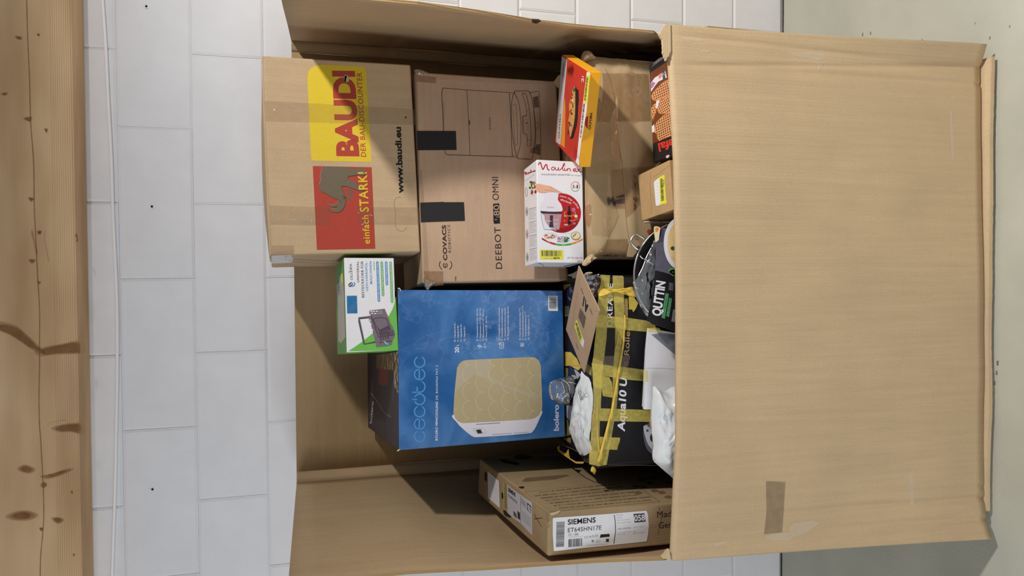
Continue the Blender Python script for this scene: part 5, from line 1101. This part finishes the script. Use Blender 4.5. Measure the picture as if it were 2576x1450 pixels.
pillow('tape_knot', [(1018, 530), (1060, 492), (1160, 505), (1250, 498), (1400, 508), (1560, 490), (1692, 478), (1728, 668), (1620, 630), (1520, 590), (1400, 570), (1320, 560), (1250, 545), (1180, 548), (1090, 580), (1045, 655), (1022, 600)], FF, 0.010, YROPE, bb.obj, 6, 0.010, 45, q1)
plate('tape_end', FF, [(1602, 640), (1700, 670), (1780, 780), (1740, 880), (1690, 955), (1660, 900), (1612, 905), (1605, 760)], 0.0006, film('pale_yellow_tape', (214, 190, 84), 0.85, 0.1, 0.6, 0.4, 60.0), bb.obj, 0.006, q1)
pillow('tape_tag', [(905, 1165), (950, 1175), (985, 1240), (970, 1300), (945, 1325), (915, 1290), (882, 1265), (880, 1220)], (FF[0]-FF[1]*0.006, FF[1]), 0.006, YROPE, bb.obj, 4, 0.004, 60, q3)
TT = bb.face('T'); NAVL = pm('navy_label', (44, 60, 96), 0.5, 0.3, 0.06)
for nm, px, m, ly in (('yellow_tape', J(q1, [(360, 430), (480, 415), (520, 440), (430, 480), (370, 540)]), YTAPE, 2), ('yellow_tape', J(q1, [(380, 840), (470, 835), (490, 1030), (385, 1035)]), YTAPE, 2),
    ('yellow_tape', J(q2, [(378, 345), (500, 352), (620, 480), (690, 650), (640, 700), (480, 610), (378, 620)]), YROPE, 2), ('yellow_tape', J(q2, [(380, 640), (450, 660), (450, 830), (380, 830)]), YTAPE, 2),
    ('yellow_tape', J(q2, [(480, 610), (690, 650), (890, 800), (900, 640), (800, 560)]), YTAPE, 3), ('pale_label', J(q1, [(440, 650), (500, 700), (480, 740)]), LGREY, 4),
    ('navy_label', J(q2, [(465, 610), (560, 680), (600, 800), (465, 800)]), NAVL, 3), ('pale_label', J(q2, [(556, 675), (600, 690), (690, 780), (620, 870), (585, 790)]), LGREY, 3), ('pale_label', J(q3, [(392, 0), (532, 0), (500, 320), (440, 260), (388, 190)]), LGREY, 3),
    ('yellow_tape', J(q3, [(390, 240), (500, 330), (490, 560), (390, 600)]), YTAPE, 3), ('yellow_tape', J(q3, [(355, 640), (500, 620), (500, 730)]), YTAPE, 3), ('mauve_tape', J(q3, [(690, 950), (820, 910), (865, 1000), (840, 1100), (740, 1080)]), film('mauve_tape', (150, 128, 120), 0.7, 0.1, 0.9, 0.4), 4)):
    P = Print(TT, bb.obj); P.poly(px, m, ly); P.build(nm)
pr = Print(TT, bb.obj); pr.poly(J(q1, [(430, 520), (560, 440), (640, 470), (560, 720), (470, 740), (420, 640)]), NAVL, 3); pr.text('gs', q1(520, 570), q1(500, 470), q1(470, 590), LGREY, 4, 0.01); pr.line(J(q1, spline([(470, 560), (500, 600), (540, 570), (500, 530)], 4)), .7, LGREY, 4); pr.next('navy_label', 'navy label with a pale mark')
pr.line(J(q3, spline([(320, 730), (400, 780), (520, 830), (620, 880)], 4)), 1.2, GREY, 3); pr.next('grey_strand')
pr.text('A', q1(880, 490), q1(875, 430), q1(852, 490), WHITE, 3, 0.0); pr.build('lid_letter')
pr = Print(TT, bb.obj, q3)
pr.poly([(236, 800), (290, 768), (282, 845), (330, 880), (400, 925), (455, 830), (470, 955), (485, 1010), (600, 1075), (750, 1078), (735, 1115), (600, 1112), (450, 1015), (330, 930), (250, 872)], YROPE, 4); pr.build('yellow_tape')
for px, m in (([(770, 250), (830, 210), (880, 230), (1000, 235), (1060, 240), (1050, 480), (990, 700), (900, 620), (830, 430)], film('black_film', (30, 30, 34), 0.55, 0.06, 2.2, 0.9, 60.0)),):
    pillow('black_plastic_film', px, (TT[0]+V((0, 0, -0.004)), TT[1]), 0.012, m, bb.obj, 7, 0.012, 50, q1)
pillow('torn_paper', [(450, 240), (560, 200), (640, 150), (660, 230), (600, 300), (540, 305), (530, 270), (470, 265)], (TT[0], TT[1]), 0.004, TORNP, bb.obj, 4, 0.004, 60, q1)
pillow('torn_paper', [(730, 245), (800, 200), (850, 185), (915, 200), (880, 225), (800, 260), (760, 285)], (TT[0], TT[1]), 0.004, TORNP, bb.obj, 4, 0.004, 60, q1)

# ------------------------------------------------------------------ thin brown mailer
A1 = Box('cardboard_mailer', tuple(CAM+(V((-0.136, -0.7041, 1.1549))-CAM)*0.985+Rm(0.0765, -0.1132, -0.788) @ V((0, 0, 0.0042)))+(0.0765, -0.1132, -0.788, 0.2695, 0.1643, 0.0034), 'thin brown cardboard mailer lying aslant on the black box', 'mailer', K_MAIL, bev=0.0008)
pr = Print(A1.face('T'), A1.obj, q1)
pr.text('A1', (834, 842), (746, 648), (808, 1018), BLACK, 1, 0.05)
pr.bars((682, 868), (788, 1050), (640, 1040), (745, 1278), 20, pm('printed_bar', (96, 84, 78), 0.6), 1, 3)
for cx, cy, sx_, sy_ in ((712, 560, 26, 60), (884, 950, 28, 66)):
    for q in range(5): pr.line([(cx-sx_+q*9, cy-sy_+q*20), (cx-sx_+q*9+20, cy-sy_+q*20+40)], 7, pm('printed_bar', (96, 84, 78)), 1); pr.line([(cx-10+q*5, cy-sy_+q*26), (cx-10+q*5+14, cy-sy_+q*26+6)], 6, MATS['printed_bar'], 1)
for q in range(5): x, y = q2(600+q*8, 195+q*24); X_, Y_ = (x-1370)*7.576, (y-660)*7.576; pr.line([(X_-8, Y_-18), (X_+10, Y_+14)], 8, MATS['printed_bar'], 1)
pr.line([(680, 260), (640, 480), (570, 900), (500, 1370)], 3, CREASE, 1); pr.line([(955, 945), (1010, 930)], 3, CREASE, 1)
pr.z = None; pr.z = lambda x, y: (x, y)
pr.poly([(1449, 805), (1453, 808), (1463, 840), (1470, 859), (1467, 876), (1461, 866), (1451, 838), (1445, 822)], WHITE, 2); pr.poly([(1449.2, 805), (1453, 808), (1463, 840), (1465.5, 852), (1460, 866), (1451, 838), (1445, 822)], STICK, 3)
pr.bars((1447.5, 815), (1459, 860), (1452, 812), (1463.5, 850), 22, BLACK, 4, 7)
pr.build('mailer_print')

# ------------------------------------------------------------------ things squeezed in behind the folded front
sb = Box('small_carton', (0.2197, -0.8057, 0.9353, 0.0675, -0.0391, 0.1091, 0.1327, 0.1655, 0.1), 'small plain brown carton with a white and yellow barcode sticker', 'box', kraft('kraft_small', (184, 152, 108), 0.08, 'X'), bev=0.002, down=0.25)
pr = Print(sb.face('T'), sb.obj, y1)
pr.poly([(893, 385), (905, 365), (958, 322), (975, 480), (986, 650), (925, 670), (916, 660)], WHITE, 1); pr.poly([(956, 320), (1012, 290), (1022, 296), (1050, 625), (1042, 640), (972, 652)], STICK, 2)
pr.bars((970, 345), (982, 612), (998, 330), (1018, 605), 30, BLACK, 3, 10); pr.text('9464', (1024, 432), (1020, 348), (1006, 436), DGREY, 3, 0.01); pr.line([(1030, 450), (1042, 600)], 3, GREY, 3)
for q in range(6): pr.line([(925+2*q, 400+38*q), (950+2*q, 390+38*q)], 3, LGREY, 2)
pr.build('barcode_sticker')
pr = Print(sb.face('T'), sb.obj, y1); pr.line(spline([(855, 250), (850, 420), (858, 600), (862, 760)], 4), 3, CREASE, 1); pr.line([(890, 320), (1085, 175)], 3, CREASE, 1); pr.line(spline([(720, 400), (790, 440), (850, 425)], 4), 4, CRLT, 1); pr.build('crease')
plate('box_flap', sb.face('L'), [(770, 856), (860, 850), (1000, 862), (1120, 850), (1122, 866), (900, 868), (780, 864)], 0.003, WORN, sb.obj, 0.004, y1)

wf = Box('waffle_maker_box', (0.453, -0.806, 0.9003, 0.0244, -0.0368, 0.0141, 0.2774, 0.172, 0.1), 'dark box picturing golden waffles, behind the folded front at the right end', 'box', pm('charcoal_card', (38, 36, 38), 0.45, 0.3, 0.1), bev=0.002, down=0.25)
t1 = zoom(1620, 120, 4.68); pr = Print(wf.face('T'), wf.obj, t1)
WBR = pm('brown_wood_print', (112, 62, 34), 0.5, 0.3, 0.15, 30.0); WAF = pm('waffle_print', (216, 142, 78), 0.5, 0.3, 0.08, 60.0); WAFD = pm('waffle_pit_print', (140, 70, 42), 0.5, 0.3, 0.1, 60.0); WAFL = pm('waffle_ridge_print', (244, 198, 140), 0.5, 0.3, 0.03)
pr.poly([(75, 298), (250, 178), (420, 70), (480, 1000), (300, 1046), (104, 1132)], WBR, 1)
pr.poly([(78, 420), (130, 350), (220, 300), (250, 270), (270, 350), (170, 400), (130, 450), (84, 520)], CHW, 2); pr.poly([(78, 425), (100, 400), (135, 415), (100, 475), (80, 480)], MAUVE, 3); pr.poly([(170, 320), (205, 296), (212, 340), (176, 372)], pm('rose_print2', (222, 130, 140), 0.5), 3); pr.poly([(212, 260), (246, 246), (252, 370), (222, 378)], DGREY, 3); pr.line([(214, 290), (250, 330)], 4, LGREY, 4); pr.line([(216, 340), (250, 275)], 4, LGREY, 4)
pr.next('wood_picture')
def waffle(P, dx, dy):
    pr.poly(P, WAF, 2)
    xs = [p[0] for p in P]; ys = [p[1] for p in P]
    for k in range(-30, 60):
        for (ax, ay), (ux, uy) in (((min(xs)+k*26, min(ys)), dx), ((min(xs), min(ys)+k*30), dy)):
            seg = []
            for t in range(0, 60):
                x, y = ax+ux*t*9, ay+uy*t*9
                if inside(x, y, P): seg.append((x, y))
                elif len(seg) > 1: break
                else: seg = []
            if len(seg) > 1: pr.line([seg[0], seg[-1]], 6.5, WAFL, 4)
    n_ = len(P); cx, cy = sum(xs)/n_, sum(ys)/n_
    pr.poly([(cx+(x-cx)*0.93, cy+(y-cy)*0.93) for x, y in P], WAFD, 3)
    pr.line(P, 9, WAF, 5, True)
    pr.next('waffle_picture')
waffle([(90, 566), (115, 520), (160, 475), (215, 420), (262, 388), (330, 370), (330, 580), (265, 590), (200, 600), (165, 618), (120, 622), (96, 602)], (0.2, 1), (1, -0.45))
waffle([(188, 615), (225, 580), (275, 555), (330, 540), (330, 790), (272, 765), (205, 778), (175, 768), (160, 735), (170, 680)], (0.5, 1), (1, -0.6))
waffle([(90, 720), (115, 670), (135, 660), (140, 760), (120, 800), (105, 860), (92, 800)], (0.4, 1), (1, -0.5))
waffle([(125, 948), (150, 880), (220, 808), (290, 756), (360, 730), (370, 1020), (292, 1046), (225, 1072), (180, 1096), (158, 1060), (155, 1012), (128, 1000)], (0.15, 1), (1, -0.5))
pr.poly([(92, 928), (120, 902), (126, 990), (96, 1002)], WHITE, 4); pr.poly([(150, 610), (190, 600), (165, 700), (140, 730), (135, 680)], CHW, 4)
pr.next('bowl_picture')
pr.text('Tefal', (440, 1042), (164, 1132), (456, 1142), pm('orange_red_print', (228, 62, 48), 0.45), 3, 0.03)
pr.next('logo_lettering', 'red lettering upside down')
for q in range(7): pr.line([(90+18*q, 225-14*q+6), (112+22*q, 195-15*q)], 4, GREY, 2)
for q in range(4): pr.line([(100+14*q, 190-2*q), (190+20*q, 120-8*q)], 4, GREY, 2)
pr.next('fine_print')
pr.poly(spline([(258, 1278), (285, 1262), (302, 1275), (280, 1300), (262, 1298)], 3, True), WORN, 3); pr.line(spline([(135, 1392), (170, 1370), (185, 1345)], 3), 5, GREY, 3)
pr.build('worn_edge')

# pan set in its sleeve
STEEL = pm('polished_steel', (214, 214, 216), 0.34, 0.5, 0.02, 20.0, metal=1.0)
ps = thing('frying_pan', (-0.0096, -0.82, 0.765), 'round polished steel pan wrapped in clear film with a black card sleeve', 'pan')
pc = hit(1727, 692, (0, -0.832, 0), V((0, -1, 0))); ax = V((0.02, -0.985, 0.17)).normalized(); e1 = ax.cross(V((0, 0, 1))).normalized(); e2 = e1.cross(ax)
R0 = 137*((pc-CAM).dot(FW))/FPX
def lathe(name, prof, mat, parent, seg=72):
    vs, fs = [], []
    for rr, hh in prof:
        for k in range(seg):
            a_ = 2*math.pi*k/seg; vs.append(pc+e1*(rr*math.cos(a_))+e2*(rr*math.sin(a_))+ax*hh)
    for i in range(len(prof)-1):
        for k in range(seg): k2 = (k+1) % seg; fs.append((i*seg+k, i*seg+k2, (i+1)*seg+k2, (i+1)*seg+k))
    return mesh_obj(name, vs, fs, mat, parent, smooth=True)
lathe('pan_body', [(0.001, -0.034), (R0*.72, -0.034), (R0*.84, -0.030), (R0*.91, -0.016), (R0*.945, -0.002), (R0*.965, 0.001), (R0*.99, 0.001), (R0, -0.001), (R0*.985, -0.004), (R0*.955, -0.005), (R0*.93, -0.014), (R0*.88, -0.036), (R0*.80, -0.039), (0.001, -0.039)], STEEL, ps)
hp = lambda u, v, y: hit(u, v, (0, y, 0), V((0, -1, 0)))
tube('handle', [hp(u, v, -0.832) for u, v in spline([(1622, 602), (1610, 594), (1600, 591), (1594, 594), (1588, 603), (1588, 610), (1594, 619), (1606, 629)], 5)], 0.0030, STEEL, ps, 8)
for px_ in ([(1610, 644), (1616, 650), (1624, 653)], [(1624, 653), (1634, 660), (1650, 669)], [(1624, 653), (1630, 640), (1640, 622)], [(1624, 655), (1616, 676), (1606, 695)]):
    tube('wire_rod', [hp(u, v, -0.848) for u, v in spline(px_, 4)], 0.0020, STEEL, ps, 6)
pillow('clear_film', [(1592, 712), (1600, 705), (1618, 668), (1632, 640), (1646, 604), (1660, 600), (1668, 690), (1662, 780), (1640, 800), (1626, 795), (1608, 765), (1598, 740)], ((0, -0.844, 0), V((0, -1, 0))), 0.008, film('pan_film', (214, 220, 230), 0.12, 0.12, 1.1, 0.7, 30.0), ps, 8, 0.010, 42)
SLEEV = pm('sleeve_black_card', (28, 27, 32), 0.4, 0.35, 0.15); SLATE = pm('slate_print', (96, 94, 110), 0.45, 0.3, 0.12, 60.0)
SF = ((0, -0.868, 0), V((0, -1, 0)))
slv = plate('card_sleeve', SF, [(1645, 571), (1720, 580), (1830, 590), (1830, 905), (1740, 855), (1697, 836), (1660, 822), (1640, 816), (1627, 804), (1636, 770), (1643, 730), (1648, 682), (1650, 610)], 0.0015, SLEEV, ps)
k1 = zoom(1560, 540, 4.83); pr = Print((V(SF[0])+V((0, -0.0016, 0)), SF[1]), slv, k1)
pr.poly([(408, 150), (480, 160), (700, 180), (700, 765), (656, 745), (540, 705), (424, 678), (432, 420), (428, 335)], SLATE, 1); pr.poly(spline([(412, 152), (490, 162), (495, 230), (475, 300), (430, 338), (424, 300)], 3, True), CREAM, 2); pr.poly(spline([(430, 160), (470, 165), (465, 195), (432, 215)], 3, True), ORG, 3)
pr.poly([(490, 165), (530, 172), (525, 330), (435, 345), (470, 310)], pm('slate_dark_print', (70, 72, 92), 0.45, 0.3), 2)
pr.poly(arc(720, 350, 190, 315, 70, 300, 30), WHITE, 2); pr.poly(arc(730, 350, 155, 265, 70, 300, 30), pm('hummus_print', (236, 208, 146), 0.5, 0.3, 0.1, 60.0), 3); pr.poly(spline([(612, 405), (640, 385), (665, 405), (650, 435), (625, 432)], 3, True), HERB, 4)
for q in ([(590, 670), (640, 650), (700, 680), (690, 760), (640, 730), (605, 710)], [(600, 690), (660, 670), (670, 740), (630, 740)]): pr.poly(spline(q, 3, True), GRN, 4)
pr.poly(ell(640, 700, 16, 12, 8), HERB, 5)
pr.next('bowl_picture', 'picture of a bowl of dip')
pr.z = q1
pr.text('QUTTIN', (2214, 1036), (2300, 375), (2040, 1005), WHITE, 3, 0.04, 0.98)
LG = pm('sage_green_print', (92, 168, 116), 0.5, 0.3, 0.02)
pr.poly([(2303, 590), (2366, 606), (2292, 1076), (2230, 1056)], LG, 2); pr.text('COCINANDO', (2288, 1052), (2348, 618), (2248, 1040), SLEEV, 3, 0.0, 1.05); pr.poly([(2374, 680), (2427, 696), (2374, 1042), (2320, 1026)], LG, 2); pr.text('JUNTOS', (2372, 1026), (2416, 706), (2332, 1014), SLEEV, 3, 0.0, 1.05)
for q in range(4): pr.line([(2382+22*q, 385+5*q), (2372+22*q, 530+5*q)], 7 if q == 1 else 4, LGREY, 2)
for q in range(3): pr.line([(2425+22*q, 1130+6*q), (2460+22*q, 900+6*q)], 9, LGREY, 2)
pr.build('sleeve_print')

# white flat box, yellow tape over its top edge
PF = ((0, -0.790, 0), V((0, -1, 0)))
fb = thing('white_flat_box', (-0.27, -0.79, 0.70), 'plain white flat box with a yellow tape end, before the black box', 'box')
plate('carton', (PF[0], PF[1]), [(1628, 826), (1700, 838), (1980, 860), (1980, 1040), (1760, 1033), (1617, 1029), (1620, 960), (1624, 880)], 0.010, WHITE, fb)
plate('back_layer', (V(PF[0])+V((0, 0.006, 0)), PF[1]), [(1627, 832), (1700, 842), (1900, 860), (1900, 1040), (1700, 1028), (1614.5, 1023), (1617, 980), (1622, 880)], 0.004, LGREY, fb)
pr = Print((V(PF[0])+V((0, -0.010, 0)), PF[1]), fb); pr.line([(1621, 927), (1660, 927), (1720, 931)], 0.9, LGREY, 1); pr.poly([(1638, 842), (1700, 895), (1720, 905), (1720, 845), (1660, 838)], film('bluish_film', (170, 178, 200), 0.35, 0.1, 1.0, 0.3, 20.0), 2); pr.build('film_edge')
pr = Print((V(PF[0])+V((0, -0.010, 0)), PF[1]), fb, q1); pr.poly([(1968, 1262), (2110, 1245), (2180, 1255), (2275, 1362), (2120, 1342), (1965, 1330)], YTAPE, 3); pr.z = q2; pr.poly([(1885, 690), (1970, 702), (1972, 914), (1880, 905)], YTAPE, 3); pr.build('yellow_tape')

bg = pillow('plastic_bag', [(1643, 972), (1657, 978), (1672, 984), (1684, 977), (1697, 972), (1740, 975), (1790, 1060), (1780, 1160), (1740, 1235), (1700, 1210), (1686, 1198), (1672, 1186), (1656, 1172), (1643, 1157), (1645, 1125), (1641, 1090), (1639, 1040), (1641, 1000)], ((0, -0.838, 0), V((0, -1, 0))), 0.040, BAGM, None, 14, 0.014, 24, None, 3.3, 3, back=0.9)
bg['label'] = 'crumpled white plastic bag half hidden behind the folded carton front'; bg['category'] = 'bag'
b1 = pillow('mailing_bag', [(1464, 934), (1470, 944), (1482, 952), (1489, 972), (1492, 1000), (1490, 1040), (1487, 1080), (1482, 1110), (1488, 1132), (1470, 1147), (1456, 1140), (1446, 1120), (1438, 1100), (1434, 1082), (1438, 1050), (1443, 1010), (1452, 970), (1461, 950)], ((0, -0.66, 1.152), V((0, -0.22, 0.975))), 0.011, BAGM, None, 12, 0.0075, 48, None, 7.1, 3, back=0.1)
b1['label'] = 'crumpled white mailing bag lying on top of the black box'; b1['category'] = 'bag'
SM = film('grey_swirl_print', (130, 136, 140), 0.75, 0.1, 0.2, 0.2, 60.0)
P = Print(((0, -0.66, 1.1665), V((0, -0.22, 0.975))), b1, q2)
for px_ in ([(650, 1050), (640, 1120), (670, 1190), (660, 1240)], [(690, 1060), (680, 1150), (700, 1200), (680, 1270)], [(740, 1110), (730, 1180), (700, 1230), (690, 1270)], [(790, 1130), (740, 1210), (710, 1260)]): P.line(spline(px_, 4), 12, SM, 1)
P.build('bag_print')
pouch = pillow('clear_pouch', [(1381, 985), (1383, 966), (1392, 957), (1408, 953), (1428, 948), (1446, 944), (1450, 960), (1448, 985), (1442, 1012), (1436, 1022), (1415, 1017), (1398, 1012), (1387, 1004)], ((0, -0.60, 0), V((0, -1, 0))), 0.024, PLASTIC, None, 9, 0.008, 50, None, 2.2, 3, back=0.8)
pouch['label'] = 'small crumpled clear plastic pouch against the front of the blue box'; pouch['category'] = 'plastic pouch'
wrinkles('film_fold_glint', ((0, -0.622, 0), V((0, -1, 0))), [J(q2, spline(p_, 5)) for p_ in ([(288, 855), (370, 895), (440, 950), (476, 1020), (478, 1080), (440, 1180)], [(315, 920), (350, 980), (372, 1060), (380, 1140)], [(232, 1165), (270, 1210), (325, 1238)], [(330, 1245), (400, 1195), (440, 1175)], [(445, 915), (520, 935), (560, 945), (612, 968)], [(228, 980), (232, 1015), (236, 1050)])], 0.0016, FCR, pouch, 0.0, 'raised folds of the clear film')  # pale ridges paint the pouch's bright highlights
